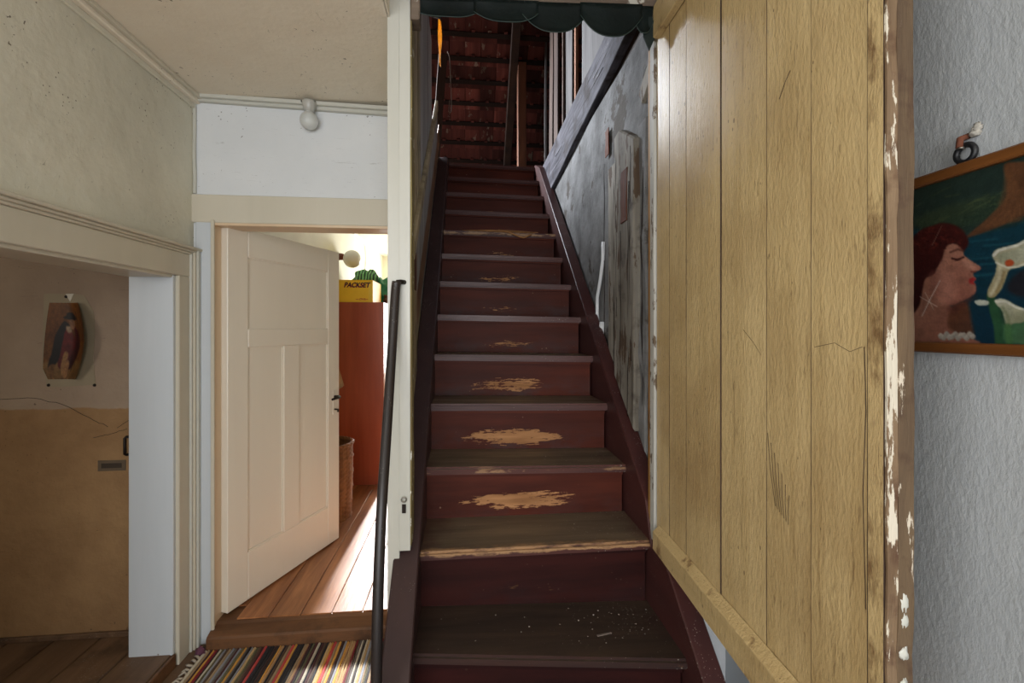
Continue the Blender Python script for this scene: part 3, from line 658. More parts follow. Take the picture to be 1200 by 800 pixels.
# partition between stair and bedroom: boards behind the post, higher near the hall
prt = struct('wall_stair_left', box_bm(-0.263, -0.254, 1.68, 4.86, 0, 3.03), m_bed_wall)
struct('wall_stair_left_upper', box_bm(-0.263, -0.254, 1.745, 3.36, 3.03, 3.7), m_grey_plank)
y = 1.68; k = 0
while y < 4.80:                                  # inner boards of the partition, vertical, grey and khaki
    y1 = min(y+rnd.uniform(0.15, 0.22), 4.86)
    top = 3.03 if y >= 3.30 else 3.68
    adopt(obj('partition_board', rough_bm(box_bm(-0.254, -0.247+rnd.uniform(-0.002, 0.002), y+0.002, y1-0.003, max(0.0, nz(y)-0.5), top-(0.1 if 3.1 < y < 3.36 else 0), 0.003), 4, 0.003, seed=k), (m_left_boards, m_part_wood)[1 if y < 2.5 else 0]), prt)
    y = y1; k += 1
# sloping boards on that wall, parallel to the stairs
def slope_bm(x0, x1, y0, y1, h0, h1, bev=0.003):
    return hexa_bm([(x0, y0, nz(y0)+h0), (x1, y0, nz(y0)+h0), (x1, y1, nz(y1)+h0), (x0, y1, nz(y1)+h0), (x0, y0, nz(y0)+h1), (x1, y0, nz(y0)+h1), (x1, y1, nz(y1)+h1), (x0, y1, nz(y1)+h1)], bev=bev)
tag(adopt(obj('sloping_board', rough_bm(slope_bm(-0.247, -0.240, 1.75, 4.35, 0.185, 0.42), 8, 0.003), wood('brown_skirt_paint', (150, 112, 78), (116, 84, 58), 'y', 7, 0.5, 0.3, obvar=0)), prt), '', '') if False else \
    adopt(obj('skirting_board', rough_bm(slope_bm(-0.247, -0.240, 1.75, 4.35, 0.185, 0.42), 8, 0.003), wood('brown_skirt_paint', (150, 112, 78), (116, 84, 58), 'y', 7, 0.5, 0.3, obvar=0)), prt)
adopt(obj('rail_board', rough_bm(slope_bm(-0.247, -0.235, 2.1, 4.0, 0.42, 0.68), 8, 0.003, seed=3), m_left_boards), prt)
adopt(obj('cap_strip', slope_bm(-0.247, -0.224, 2.1, 3.9, 0.72, 0.80), m_part_wood), prt)
# khaki stud with a bare reddish patch just behind the post
adopt(obj('wall_stud', rough_bm(box_bm(-0.247, -0.230, 2.02, 2.26, 0.95, 1.80, 0.004), 4, 0.004), m_part_wood), prt)
adopt(obj('bare_patch', rough_bm(box_bm(-0.232, -0.2285, 2.08, 2.22, 1.62, 1.80, 0.001), 4, 0.003), m_bare_red), prt)

# stair door frame: white post, narrow lower stop, header, right jamb
fr = struct_empty('trim_4', (0, 0, 0), label='old painted frame of the staircase doorway')
adopt(obj('post_board', rough_bm(box_bm(-0.262, -0.222, 1.60, 1.68, 0.0, 2.665, 0.001), 6, 0.0012), m_white_paint), fr)
adopt(obj('door_post', rough_bm(box_bm(-0.2225, -0.186, 1.5993, 1.68, 0.685, 2.665, 0.001), 8, 0.0012, seed=5), m_white_paint), fr)
adopt(obj('post_edge', rough_bm(box_bm(-0.1865, -0.181, 1.602, 1.682, 0.70, 2.60, 0.001), 14, 0.003, 22, seed=2), wood('olive_worn_edge', (150, 138, 92), (112, 96, 60), 'z', 14, 0.8, 0.6, patch=((206, 204, 190), 22, 0.60), obvar=0)), fr)
adopt(obj('header', rough_bm(hexa_bm([(-0.19, 1.60, 2.572), (0.76, 1.60, 2.606), (0.76, 1.68, 2.606), (-0.19, 1.68, 2.572), (-0.19, 1.60, 2.668), (0.76, 1.60, 2.668), (0.76, 1.68, 2.668), (-0.19, 1.68, 2.668)], bev=0.003), 10, 0.004, 12), m_header), fr)
adopt(obj('door_jamb', rough_bm(box_bm(0.690, 0.704, 1.630, 1.668, 0.66, 2.605, 0.002), 10, 0.002, 14), wood('peeling_jamb_paint', (190, 188, 180), (168, 164, 154), 'z', 8, 0.6, 0.7, patch=((98, 82, 64), 24, 0.56, (1, 1, 0.3)), obvar=0)), fr)
adopt(obj('jamb_strip', rough_bm(box_bm(0.692, 0.706, 1.668, 1.690, 0.66, 2.605, 0.002), 8, 0.002, 12), wood('ochre_strip', (178, 134, 66), (140, 98, 48), 'z', 8, 0.6, 0.4, dark=((80, 52, 30), 6, 0.58), obvar=0)), fr)
adopt(obj('jamb_backing', box_bm(0.704, 0.76, 1.65, 1.70, 0.64, 2.66, 0.002), m_header), fr)
adopt(obj('corner_block', rough_bm(box_bm(-0.186, -0.155, 1.585, 1.66, 2.495, 2.57, 0.004), 2, 0.004), m_header), fr)
kp = obj('keyhole', box_bm(-0.213, -0.200, 1.594, 1.598, 0.815, 0.845, 0.001), m_iron, None); adopt(kp, fr)
adopt(obj('latch_ring', tube_bm([(-0.2065+0.008*math.cos(a), 1.592, 0.862+0.008*math.sin(a)) for a in [2*math.pi*k/14 for k in range(15)]], 0.0025, 6, cap=False), m_steel), fr)

# right stair wall: plaster on timber frame
sw = struct('wall_stair_right', box_bm(0.765, 0.86, 1.70, 4.9, 0, 2.72), m_stair_plaster)
adopt(obj('floor_trimmer', rough_bm(prism_bm([(1.62, 2.83), (4.36, 2.60), (4.36, 2.99), (1.62, 2.99)], 'x', 0.735, 0.78, bev=0.004), 10, 0.006, 4), m_grey_wood), sw)
adopt(obj('timber_post', rough_bm(prism_bm([(1.93, nz(1.93)+0.11), (1.93, 2.27), (2.12, 2.385), (2.19, 2.37), (2.19, nz(2.19)+0.11)], 'x', 0.726, 0.80, bev=0.008), 8, 0.007, 7), m_old_post), sw)
adopt(obj('timber_post', rough_bm(box_bm(0.748, 0.80, 2.19, 2.36, 0.95, 2.28, 0.006), 8, 0.007, 6, seed=4), m_old_post), sw)
adopt(obj('mortise', rough_bm(box_bm(0.7225, 0.729, 2.01, 2.09, 1.93, 2.17, 0.002), 4, 0.006, 16), m_bare_red), sw)
adopt(obj('mortise', rough_bm(box_bm(0.752, 0.757, 2.36, 2.42, 2.36, 2.50, 0.002), 3, 0.006, 16, seed=3), m_rust), sw)
adopt(obj('brace_stub', rough_bm(prism_bm([(1.90, 2.40), (1.72, 2.52), (1.72, 2.62), (1.94, 2.46)], 'x', 0.75, 0.79, bev=0.003), 3, 0.004), m_old_post), sw)
adopt(obj('plaster_edge', rough_bm(box_bm(0.752, 0.77, 1.86, 1.955, 0.8, 2.33, 0.006), 10, 0.012, 9, seed=9), m_stair_plaster), sw)

def vcrack(x, y, z0, z1, r, parent, wob=0.012, n=16):
    q = []; yy_ = y
    for k in range(n+1):
        yy_ += rnd.uniform(-wob, wob)*0.5; q.append((x, yy_, z0+(z1-z0)*k/n))
    adopt(obj('crack', tube_bm(q, [r*rnd.uniform(0.4, 1.3) for _ in q], 5), m_iron), parent)
vcrack(0.7255, 2.00, 1.05, 2.10, 0.0022, sw); vcrack(0.7255, 2.10, 1.0, 1.90, 0.0016, sw); vcrack(0.7255, 1.965, 1.3, 2.25, 0.0018, sw); vcrack(0.7255, 2.15, 1.5, 2.33, 0.0014, sw)
for y0, y1, z in ((1.9, 3.0, 2.92), (2.4, 3.7, 2.84), (2.9, 4.2, 2.76), (1.8, 2.6, 2.88)):
    adopt(obj('crack', tube_bm([(0.7352, y0+(y1-y0)*k/12, z+rnd.uniform(-0.006, 0.006)) for k in range(13)], [0.0014*rnd.uniform(0.3, 1.4) for k in range(13)], 5), m_iron), sw)
vcrack(0.764, 2.47, 1.30, 2.35, 0.0030, sw); vcrack(0.748, 2.27, 1.2, 2.2, 0.0022, sw); vcrack(0.7515, 1.90, 1.0, 2.2, 0.0026, sw); vcrack(0.764, 1.83, 0.8, 1.75, 0.0040, sw)
# white cable conduit on the stair wall
cd = thing('cable_conduit', 'broken white cable conduit dangling down the grey stair wall', 'conduit', (0.757, 2.45, 1.5))
obj('upper_pipe', tube_bm([(0.0, 0.02, 0.42), (0, 0.03, 0.32), (-0.004, 0.06, 0.22), (-0.006, 0.115, 0.12), (-0.004, 0.125, 0.02), (0.0, 0.115, -0.035)], 0.010, 8), m_white_plastic, cd)
obj('lower_pipe', tube_bm([(-0.002, 0.035, -0.02), (-0.002, 0.042, -0.15)], 0.016, 10), m_white_plastic, cd)
obj('pipe_end', tube_bm([(-0.002, 0.042, -0.15), (-0.004, 0.045, -0.20)], 0.014, 10), m_black, cd)

# ------------------------------------------------------------------ the staircase
st = thing('staircase', 'steep dark red painted wooden staircase with worn treads rising to the attic', 'staircase', (0.264, 1.14, 0.0))
def sadopt(o): return adopt(o, st)
skew = {0: (0.034, -0.034, 0.008, -0.020)}        # left y, right y, left z, right z offsets
YL = [(skew.get(k, (0, 0, 0.0 if k < 2 else 0.006, 0.0 if k < 2 else (-0.008 if k < 7 else -0.011)))) for k in range(-1, 13)]
wearR = {9: 0.0, -1: 0.2, 0: 0.0, 1: 0.0, 2: 1.02, 3: 0.98, 4: 0.75, 5: 0.1, 6: 0.05, 7: 0.22, 8: 0.05}
wearT = {-1: 0.15, 0: 0.24, 1: 0.50, 2: 0.34, 3: 0.18, 4: 0.12, 5: 0.10, 6: 0.10, 7: 0.12, 8: 0.42, 12: 0.2}
darkT = {-1: 0.1, 0: 0.15, 1: 0.85, 2: 0.9}  # shade over the bottom steps, put into the tread colour
for k in range(-1, 13):
    a, b, zl, zr = YL[k+1]
    z = R0+RR*k; yl, yr = Y0+G*k+a, Y0+G*k+b; yb = Y0+G*(k+1)+0.03
    if k == 12: yb = Y0+G*k+0.12
    T = 0.034
    bm = hexa_bm([(SX0, yl, z+zl-T), (SX1, yr, z+zr-T), (SX1, yb, z+zr-T), (SX0, yb, z+zl-T), (SX0, yl, z+zl), (SX1, yr, z+zr), (SX1, yb, z+zr), (SX0, yb, z+zl)])
    fe = [e for e in bm.edges if all(v.co.y < Y0+G*k+0.05 for v in e.verts) and abs(e.verts[0].co.z-e.verts[1].co.z) < 0.03]
    bmesh.ops.bevel(bm, geom=fe, offset=0.009, segments=2, affect='EDGES')
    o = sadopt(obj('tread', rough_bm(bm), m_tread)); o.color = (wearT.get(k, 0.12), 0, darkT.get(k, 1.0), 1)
    # riser under this tread
    yr_l, yr_r = yl+0.028, yr+0.028; zb = R0+RR*(k-1)
    zb = max(zb, 0.0)
    pl, pr = (0, 0) if k <= 0 else (YL[k][2], YL[k][3])
    bm = hexa_bm([(SX0, yr_l, zb+pl), (SX1-0.012, yr_r, zb+pr), (SX1-0.012, yr_r+0.02, zb+pr), (SX0, yr_l+0.02, zb+pl), (SX0, yr_l, z+zl-T), (SX1-0.012, yr_r, z+zr-T), (SX1-0.012, yr_r+0.02, z+zr-T), (SX0, yr_l+0.02, z+zl-T)])
    o = sadopt(obj('riser', bm, m_riser)); o.color = (wearR.get(k, 0.0), 0.9 if k > 2 or k == 1 else 0.35, 0.12 if k < 1 else (0.2 if k == 1 else 1.0), 1)  # blue channel puts shade into the colour of the bottom risers
    # small moulding under the nosing
    bm = hexa_bm([(SX0, yl+0.014, z+zl-T-0.012), (SX1-0.012, yr+0.014, z+zr-T-0.012), (SX1-0.012, yr+0.03, z+zr-T-0.012), (SX0, yl+0.03, z+zl-T-0.012), (SX0, yl+0.014, z+zl-T), (SX1-0.012, yr+0.014, z+zr-T), (SX1-0.012, yr+0.03, z+zr-T), (SX0, yl+0.03, z+zl-T)])
    o = sadopt(obj('nosing_moulding', bm, m_riser)); o.color = (-1.0, 0, 0.12 if k < 2 else 1.0, 1)  # same painted shade on the lowest mouldings
# stringers
def stringer(x0, x1, cap, up0, up1, mat):
    ys = [1.02, 1.30, 1.52, 1.645, 1.70, 2.4, 3.4, 4.25, 4.50]
    top = []
    for y in ys:
        h = up0+(up1-up0)*(y-1.0)/3.5
        zt = nz(y)+h
        if cap and y < 1.66: zt = min(zt, cap)
        zt = min(zt, 3.055)
        top.append((y, zt))
    poly = [(1.02, 0.0)]+top+[(4.60, 3.03), (4.62, nz(4.62)-0.30), (1.75, 0.0)]
    return rough_bm(prism_bm(poly, 'x', x0, x1, bev=0.004), 0, 0.0015, 6)
sadopt(obj('stringer', stringer(SX1-0.004, 0.752, 0.640, 0.10, 0.10, m_stringer), m_stringer))
sadopt(obj('stringer', stringer(-0.243, SX0+0.004, None, 0.03, 0.17, m_stair_dark), m_stair_dark))
sadopt(obj('stringer_bead', slope_bm(SX0-0.006, SX0+0.006, 2.2, 4.45, 0.105, 0.175, 0.003), m_grey_plank)) if False else None

# loose flakes of paint and plaster lying on the treads
fl_bm = bmesh.new()
for k in range(-1, 9):
    for q in range((95 if k == 0 else 46) if k < 3 else 14):
        x = SX1-0.02-abs(rnd.gauss(0, 0.22)) if rnd.random() < 0.75 else rnd.uniform(SX0+0.02, SX1-0.03)
        if x < SX0+0.02: continue
        y = Y0+G*k+rnd.uniform(0.05, G-0.005); s = rnd.choice((0.0009, 0.0011, 0.0012, 0.0016, 0.0028))*rnd.uniform(0.7, 1.3); an = rnd.uniform(0, 6.28)
        a_, b_, zl, zr = YL[k+1]; zt = R0+RR*k+zl+(zr-zl)*(x-SX0)/0.85+0.0004
        vs = [fl_bm.verts.new((x+s*math.cos(an+t)*rnd.uniform(0.6, 1.2), y+s*math.sin(an+t)*rnd.uniform(0.6, 1.2), zt+rnd.uniform(0, 0.5)*s)) for t in (0, 1.4, 2.9, 4.4)]
        tp = fl_bm.verts.new((x, y, zt+0.6*s))
        for i in range(4): fl_bm.faces.new((vs[i], vs[(i+1) % 4], tp))
o = obj('paint_flakes', fl_bm, plain('pale_flakes', (186, 178, 164), 0.9)); tag(o, 'pale flakes of paint and plaster scattered over the stair treads', 'debris', kind='stuff')
wd_ = tag(obj('wood_chip', rough_bm(box_bm(-0.028, 0.028, -0.004, 0.004, 0, 0.003, 0.001)), plain('grey_chip', (112, 100, 92), 0.8), loc=(0.462, 1.50, R0-0.012)), 'flat grey splinter lying on the dark lowest visible tread', 'splinter'); wd_.rotation_euler = (0, 0.03, 0.25)
# tuft of straw twine on an upper tread
tw = bmesh.new(); kz = R0+RR*8+0.004; ky = Y0+G*8
for q in range(26):
    x0 = rnd.uniform(-0.02, 0.15); y_ = ky+rnd.uniform(-0.004, 0.03); L = rnd.uniform(0.2, 0.42); up = rnd.uniform(0.0, 0.012)
    tube_bm([(x0+L*t_, y_+rnd.uniform(-0.004, 0.004), kz+up*math.sin(t_*3.1)-0.006*t_) for t_ in (0, 0.25, 0.5, 0.75, 1.0)], 0.0026, 4, tw)
tube_bm([(0.25, ky+0.01, kz+0.008), (0.33, ky-0.012, kz-0.012), (0.41, ky-0.022, kz-0.045), (0.44, ky-0.02, kz-0.05), (0.50, ky-0.012, kz-0.022)], 0.006, 6, tw)
tag(obj('straw_twine', tw, plain('straw', (176, 124, 74), 0.85)), 'loose hank of straw twine lying over the edge of an upper stair tread', 'twine')

# black handrail pole curving up beside the white post
pts = [(-0.236, 1.245, 0.0), (-0.237, 1.25, 0.3), (-0.238, 1.273, 0.488), (-0.24, 1.310, 0.696), (-0.24, 1.362, 0.912), (-0.24, 1.455, 1.133), (-0.238, 1.535, 1.36), (-0.232, 1.575, 1.56), (-0.228, 1.578, 1.60)]
def cr(p, n=6):
    out = []; P = [Vector(q) for q in p]; P = [P[0]*2-P[1]]+P+[P[-1]*2-P[-2]]
    for i in range(1, len(P)-2):
        for t in [k/n for k in range(n)]:
            a, b, c, d = P[i-1:i+3]; out.append(0.5*(2*b+(c-a)*t+(2*a-5*b+4*c-d)*t*t+(3*b-3*c-a+d)*t**3))
    return out+[P[-2]]
hr = thing('handrail', 'black curved handrail pole rising from the floor to the white stair post', 'handrail', (-0.236, 1.245, 0.0))
adopt(obj('rail_pole', tube_bm(cr(pts), 0.0155, 12), m_black_rail), hr)
adopt(obj('bracket', tube_bm([(-0.228, 1.578, 1.598), (-0.215, 1.585, 1.60), (-0.205, 1.600, 1.60)], 0.008, 8), m_iron), hr)

# green scalloped valance under the header
m_val = plain('dark_green_oilcloth', (14, 30, 28), 0.6, var=0.2, bump=0.2, spec=0.4)
va = thing('valance', 'dark green scalloped valance tacked under the staircase doorway header', 'valance', (0.25, 1.60, 2.5))
def scallop(x0, x1, ztop0, ztop1, zb, yo, rag=0.0):
    def f(u, v):
        zt = ztop0+(ztop1-ztop0)*u; lo = zb+(zt-zb-0.045)*(abs(2*u-1)**2.2)
        return (x0+(x1-x0)*u-0.25, yo+0.004*math.sin(math.pi*v)+0.004*math.sin(u*9)*v-0.0, zt+(lo-zt)*v-2.5)
    bm = grid_bm(20, 6, f); bmesh.ops.solidify(bm, geom=bm.faces[:], thickness=0.003); return bm
for q, (x0, x1, zb, yo) in enumerate(((-0.172, 0.040, 2.506, -0.010), (0.030, 0.255, 2.498, -0.016), (0.198, 0.425, 2.476, -0.012), (0.402, 0.628, 2.470, -0.018), (0.600, 0.675, 2.495, -0.010))):
    o = obj('scallop', scallop(x0, x1, 2.565+0.036*(x0+0.19), 2.565+0.036*(x1+0.19), zb, yo), m_val, va)
    em = bmesh.new()
    def pt(u, zb=zb, x0=x0, x1=x1, yo=yo):
        zt = 2.565+0.036*(x0+(x1-x0)*u+0.19); return (x0+(x1-x0)*u-0.25, yo+0.003*math.sin(u*9)-0.001, zb+(zt-zb-0.045)*(abs(2*u-1)**2.2)-2.5)
    tube_bm([pt(k/20) for k in range(21)], 0.0018, 5, em)
    obj('hem', em, plain('pale_green_hem', (34, 52, 47), 0.6), va)
obj('hanging_tip', prism_bm([(0.375, 0.06), (0.435, 0.06), (0.430, -0.01), (0.408, -0.062), (0.385, -0.01)], 'y', -0.006, -0.002), m_val, va)

# ------------------------------------------------------------------ attic
bm = box_bm(-3.2, -0.30, 1.74, 7.0, 2.62, 3.03); box_bm(0.78, 2.6, 1.76, 7.0, 2.72, 3.0, bm=bm); box_bm(-0.30, 0.78, 4.62, 7.0, 2.62, 3.03, bm=bm)
struct('floor_attic', bm, m_dark_timber)
struct('wall_attic_left', box_bm(-3.3, -3.2, 1.6, 7.0, 2.7, 8.0), m_dark_timber)
struct('wall_attic_right', box_bm(2.6, 2.7, 1.6, 7.0, 2.7, 8.0), m_dark_timber)
bm = box_bm(-3.2, -0.26, 1.62, 1.74, 2.68, 8.0); box_bm(0.78, 2.6, 1.62, 1.74, 2.75, 8.0, bm=bm); box_bm(-0.26, 0.78, 1.66, 1.74, 3.1, 8.0, bm=bm)
struct('wall_attic_front', bm, m_dark_timber)
# roof: plane y + z = 9.54, 45 degrees, tiles on battens on rafters
CR = 9.54; q2 = math.sqrt(0.5)
roof = struct_empty('roof', (0, 6.5, CR-6.5), label='underside of the old red tiled roof')
RM = Matrix.Rotation(math.radians(135), 4, 'X')    # local x across, y up the slope, z into the attic
def roof_part(name, bm, mat, x, u, n=0.0, mesh=None):
    o = obj(name, bm if mesh is None else mesh, mat, loc=(0, 0, 0)) if mesh is not None else obj(name, bm, mat, loc=(0, 0, 0))
    o.parent = roof; o.rotation_euler = (math.radians(135), 0, 0)
    o.location = (x, -u*q2-n*q2, u*q2-n*q2); return o
BU = 0.2333; W_T = 0.172
rows_u = [BU*(0.55+k) for k in range(18)]
tbm = box_bm(-W_T/2+0.001, W_T/2-0.001, -0.34, 0.012, -0.014, 0.0, 0.002)
box_bm(-W_T/2+0.002, -W_T/2+0.024, -0.33, 0.0, 0.0, 0.010, bm=tbm); box_bm(-0.018, 0.018, -0.006, 0.014, 0.0, 0.052, bm=tbm); box_bm(-0.022, 0.012, -0.33, -0.008, 0.0, 0.006, bm=tbm); box_bm(0.045, 0.062, -0.33, 0.0, 0.0, 0.005, bm=tbm)
tile_o = roof_part('roof_tile', tbm, m_tile, 0, 0); tile_me = tile_o.data; first = True
for r, u in enumerate(rows_u):
    for c in range(-4, 9):
        x = c*W_T+0.09+(W_T/2 if False else 0)+rnd.uniform(-0.004, 0.004)
        o = tile_o if first else tile_o.copy()
        if not first: COL.objects.link(o); o.parent = roof
        first = False
        uu = u+rnd.uniform(-0.004, 0.004)
        o.location = (x, -uu*q2, uu*q2); o.rotation_euler = (math.radians(135)-0.045, rnd.uniform(-0.015, 0.015), rnd.uniform(-0.012, 0.012))
    roof_part('roof_batten', box_bm(-0.9, 1.55, -0.056, -0.008, 0.003, 0.034, 0.002), m_batten, 0.0, u)
for x in (-0.70, 0.535, 1.45):
    roof_part('rafter', box_bm(-0.045, 0.045, -0.3, 4.6, 0.032, 0.15, 0.004), m_dark_timber, x, 0.0)
# outer roof skin with the hatch opening x -1.9..-0.85
bm = bmesh.new()
for a in ((-3.3, -1.95, -0.6, 6.0), (-0.82, 2.7, -0.6, 6.0), (-1.95, -0.82, -0.6, 0.9), (-1.95, -0.82, 2.5, 6.0)): box_bm(a[0], a[1], a[2], a[3], -0.09, -0.05, bm=bm)
roof_part('roof_skin', bm, m_dark_timber, 0, 0)
bm = bmesh.new()
for a in ((-1.98, -1.92, 0.87, 2.53), (-0.85, -0.79, 0.87, 2.53), (-1.92, -0.85, 0.87, 0.93), (-1.92, -0.85, 2.47, 2.53)): box_bm(a[0], a[1], a[2], a[3], -0.10, 0.04, bm=bm)
roof_part('hatch_frame', bm, m_grey_plank, 0, 0)
# upright post in the attic
tag(obj('attic_post', rough_bm(box_bm(0.575, 0.668, 5.0, 5.09, 3.03, 4.36, 0.005), 6, 0.003), m_brown_timber), 'square brown timber post standing upright under the attic roof', 'post')
# planks stored upright on the attic floor beside the stairwell
pl_specs = [  # x pixel left/right at mid height -> built as y positions on the plane x=0.86
    (5.05, 0.20, 'grey', 0.0, 0.03), (4.64, 0.09, 'brown', 0.01, 0.02), (4.42, 0.11, 'brown', 0.0, 0.03), (4.20, 0.12, 'brown', 0.012, 0.05),
    (3.93, 0.17, 'grey', 0.0, 0.05), (3.62, 0.12, 'orange', -0.035, 0.03), (3.40, 0.15, 'grey', -0.02, 0.04), (3.16, 0.26, 'grey', 0.0, 0.03), (2.85, 0.24, 'grey', 0.01, 0.02)]
lab = ['grey upright attic plank nearest the tiled roof, first of the row', 'narrow brown upright plank second from the attic post', 'narrow brown upright plank third from the attic post', 'narrow brown upright plank fourth from the attic post, before a grey one',
       'grey upright plank just left of the orange plank', 'single orange upright plank among the grey attic planks', 'narrow grey plank leaning just right of the orange plank', 'wide pale grey upright plank behind the sloping floor trimmer', 'wide grey upright plank at the right end of the attic row']
for (y_, w_, kind, lean, off), lb in zip(pl_specs, lab):
    bm = rough_bm(box_bm(-0.012, 0.012, -w_/2, w_/2, 0.0, 2.1, 0.003), 5, 0.004, 5, seed=y_)
    bmesh.ops.transform(bm, verts=bm.verts, matrix=Matrix.Rotation(lean*1.4, 4, 'X'))
    o = obj('wooden_plank', bm, {'grey': m_grey_plank, 'brown': m_brown_plank, 'orange': m_orange_plank}[kind], loc=(0.86+off, y_, 3.001)); o.rotation_euler = (0, 0, rnd.uniform(-0.2, 0.2))
    tag(o, lb, 'plank', 'planks stored upright in the attic')
# dark plank leaning at the top left of the stairs, with a cord hanging from its top
bm = hexa_bm([(-0.34, 4.64, 3.03), (-0.262, 4.64, 3.03), (-0.262, 4.68, 3.03), (-0.34, 4.68, 3.03), (-0.262, 4.66, 4.20), (-0.176, 4.66, 4.20), (-0.176, 4.70, 4.20), (-0.262, 4.70, 4.20)], bev=0.004)
tag(obj('leaning_plank', rough_bm(bm, 6, 0.003), m_dark_timber), 'dark brown plank leaning upright at the top left of the stairs', 'plank')
cp = cr([(-0.172, 4.64, 4.205), (-0.150, 4.635, 4.12), (-0.142, 4.63, 3.9), (-0.132, 4.63, 3.66), (-0.140, 4.63, 3.60), (-0.158, 4.63, 3.61), (-0.152, 4.63, 3.72)])
tag(obj('rope', tube_bm(cp, 0.005, 6), plain('dusty_cord', (120, 104, 92), 0.9)), 'thin pale cord looped over the leaning dark plank', 'cord')
bgm = bmesh.new()
def fb(u, v): return (-0.012+0.030*(u-0.5)*(1-0.5*v)*(0.6+0.6*math.sin(3.1*min(v*1.3, 1))), 0.05*(u-0.5)+0.02*math.sin(6*v), -0.36*v)
grid_bm(8, 14, fb, bgm); bmesh.ops.solidify(bgm, geom=bgm.faces[:], thickness=0.006)
o = obj('yellow_bag', bgm, plain('yellow_plastic', (214, 160, 40), 0.35, bump=0.4, bscale=30), loc=(-0.180, 3.58, 3.82)); tag(o, 'empty yellow plastic bag hanging above the left side of the stairs', 'bag')
hk = tag(obj('hook_rod', tube_bm([(-0.262, 3.3, 3.66), (-0.19, 3.58, 3.83)], 0.008, 6), m_iron), 'iron rod carrying the yellow plastic bag', 'hook')

# ------------------------------------------------------------------ yellow plank door, open against the right
yd = struct_empty('door_2', (0.70, 1.625, 0.62), label='yellow painted plank door standing open on the right')
D = lambda bm, name, mat: adopt(obj(name, bm, mat), yd)
edges = [1.625, 1.520, 1.401, 1.201, 1.010, 0.871, 0.738, 0.702]
for k in range(7):
    y1, y0 = edges[k], edges[k+1]; gap = {1: 0.0005, 2: 0.0026, 3: 0.0009}.get(k, 0.0004)
    if k == 6: gap = 0.0030
    lean = rnd.uniform(-0.0015, 0.0015) if k < 6 else -0.002
    zb = 0.648+0.07*(y0-1.60) ; zb2 = 0.648+0.07*(y1-1.60)
    bm = hexa_bm([(0.70+lean, y0+gap, zb), (0.728, y0+gap, zb), (0.728, y1-gap*0.6, zb2), (0.70+lean, y1-gap*0.6, zb2), (0.70+lean, y0+gap, 2.605), (0.728, y0+gap, 2.605), (0.728, y1-gap*0.6, 2.605), (0.70+lean, y1-gap*0.6, 2.605)], bev=0.0007)
    o = D(rough_bm(bm, 6, 0.0008, 5, seed=k), 'board', m_yellow if k != 6 else m_yellow_dirty)
    o.data.materials.append(m_dark_timber)
    for p in o.data.polygons:
        if abs(p.normal.y) > 0.6: p.material_index = 1
def scratch(p, r, x=0.6990):
    D(tube_bm([(x, q[0], q[1]) for q in cr([(a, 0, b) for a, b in p], 4)] if False else [(x, a, b) for a, b in p], r, 5), 'scratch', m_dark_timber)
for k in range(7): scratch([(1.005-0.012*k, 1.20-0.02*k), (0.996-0.010*k, 1.12-0.012*k), (0.978-0.007*k, 1.04-0.004*k)], 0.00045, 0.6996)
scratch([(0.93, 2.0), (0.945, 1.985), (0.965, 1.955)], 0.0006, 0.6996); scratch([(1.31, 1.30), (1.26, 1.27), (1.22, 1.25)], 0.0003, 0.6996); scratch([(1.10, 1.44), (1.06, 1.41), (1.03, 1.38)], 0.0003, 0.6996)
scratch([(0.86, 1.405), (0.81, 1.415), (0.775, 1.40), (0.748, 1.41)], 0.0004, 0.6996); scratch([(0.744, 1.41), (0.741, 1.30), (0.747, 1.15), (0.741, 0.95)], 0.0007, 0.6996)
D(box_bm(0.728, 0.744, 0.704, 1.62, 0.665, 2.60), 'backing_board', m_dark_timber)
def rail_bm(z0a, z1a, z0b, z1b):   # a = far (y 1.62), b = near (0.74); chamfered upper edge
    f = lambda y, z0, z1: [(0.672, y, z0), (0.672, y, z1-0.022), (0.699, y, z1), (0.699, y, z0)]
    A = f(1.60, z0a, z1a); B = f(0.74, z0b, z1b); bm = bmesh.new()
    a = [bm.verts.new(p) for p in A]; b = [bm.verts.new(p) for p in B]
    fs = [bm.faces.new(a), bm.faces.new(b[::-1])]+[bm.faces.new((a[i], b[i], b[(i+1) % 4], a[(i+1) % 4])) for i in range(4)]
    bmesh.ops.recalc_face_normals(bm, faces=fs); bmesh.ops.bevel(bm, geom=bm.edges[:], offset=0.002, segments=1, affect='EDGES'); return bm
D(rough_bm(rail_bm(0.650, 0.737, 0.578, 0.692), 10, 0.0018, 8), 'rail', m_yellow_rail)
D(rough_bm(hexa_bm([(0.672, 0.74, 2.50), (0.699, 0.74, 2.50), (0.699, 1.60, 2.485), (0.672, 1.60, 2.485), (0.672, 0.74, 2.60), (0.699, 0.74, 2.60), (0.699, 1.60, 2.60), (0.672, 1.60, 2.60)], bev=0.003), 8, 0.0015, 8), 'rail', m_yellow_rail)
D(rough_bm(box_bm(0.6985, 0.718, 0.698, 0.704, 0.60, 2.605, 0.001), 40, 0.0026, 16, seed=1), 'edge_strip', m_door_edge)
D(rough_bm(box_bm(0.717, 0.746, 0.697, 0.706, 0.60, 2.605, 0.001), 40, 0.0030, 13, seed=6), 'edge_strip', m_door_edge2)
for z, sz in ((0.985, 0.020), (0.955, 0.016), (0.90, 0.012), (0.845, 0.014)):
    D(lump(0.728, 0.6985, z, 0.008, 0.004, sz, 0.5, z*9, 14, 10), 'paint_flake', m_white_paint)
for z in (0.95, 2.2): D(box_bm(0.7035, 0.709, 1.55, 1.629, z, z+0.05, 0.001), 'hinge', m_iron) if False else None

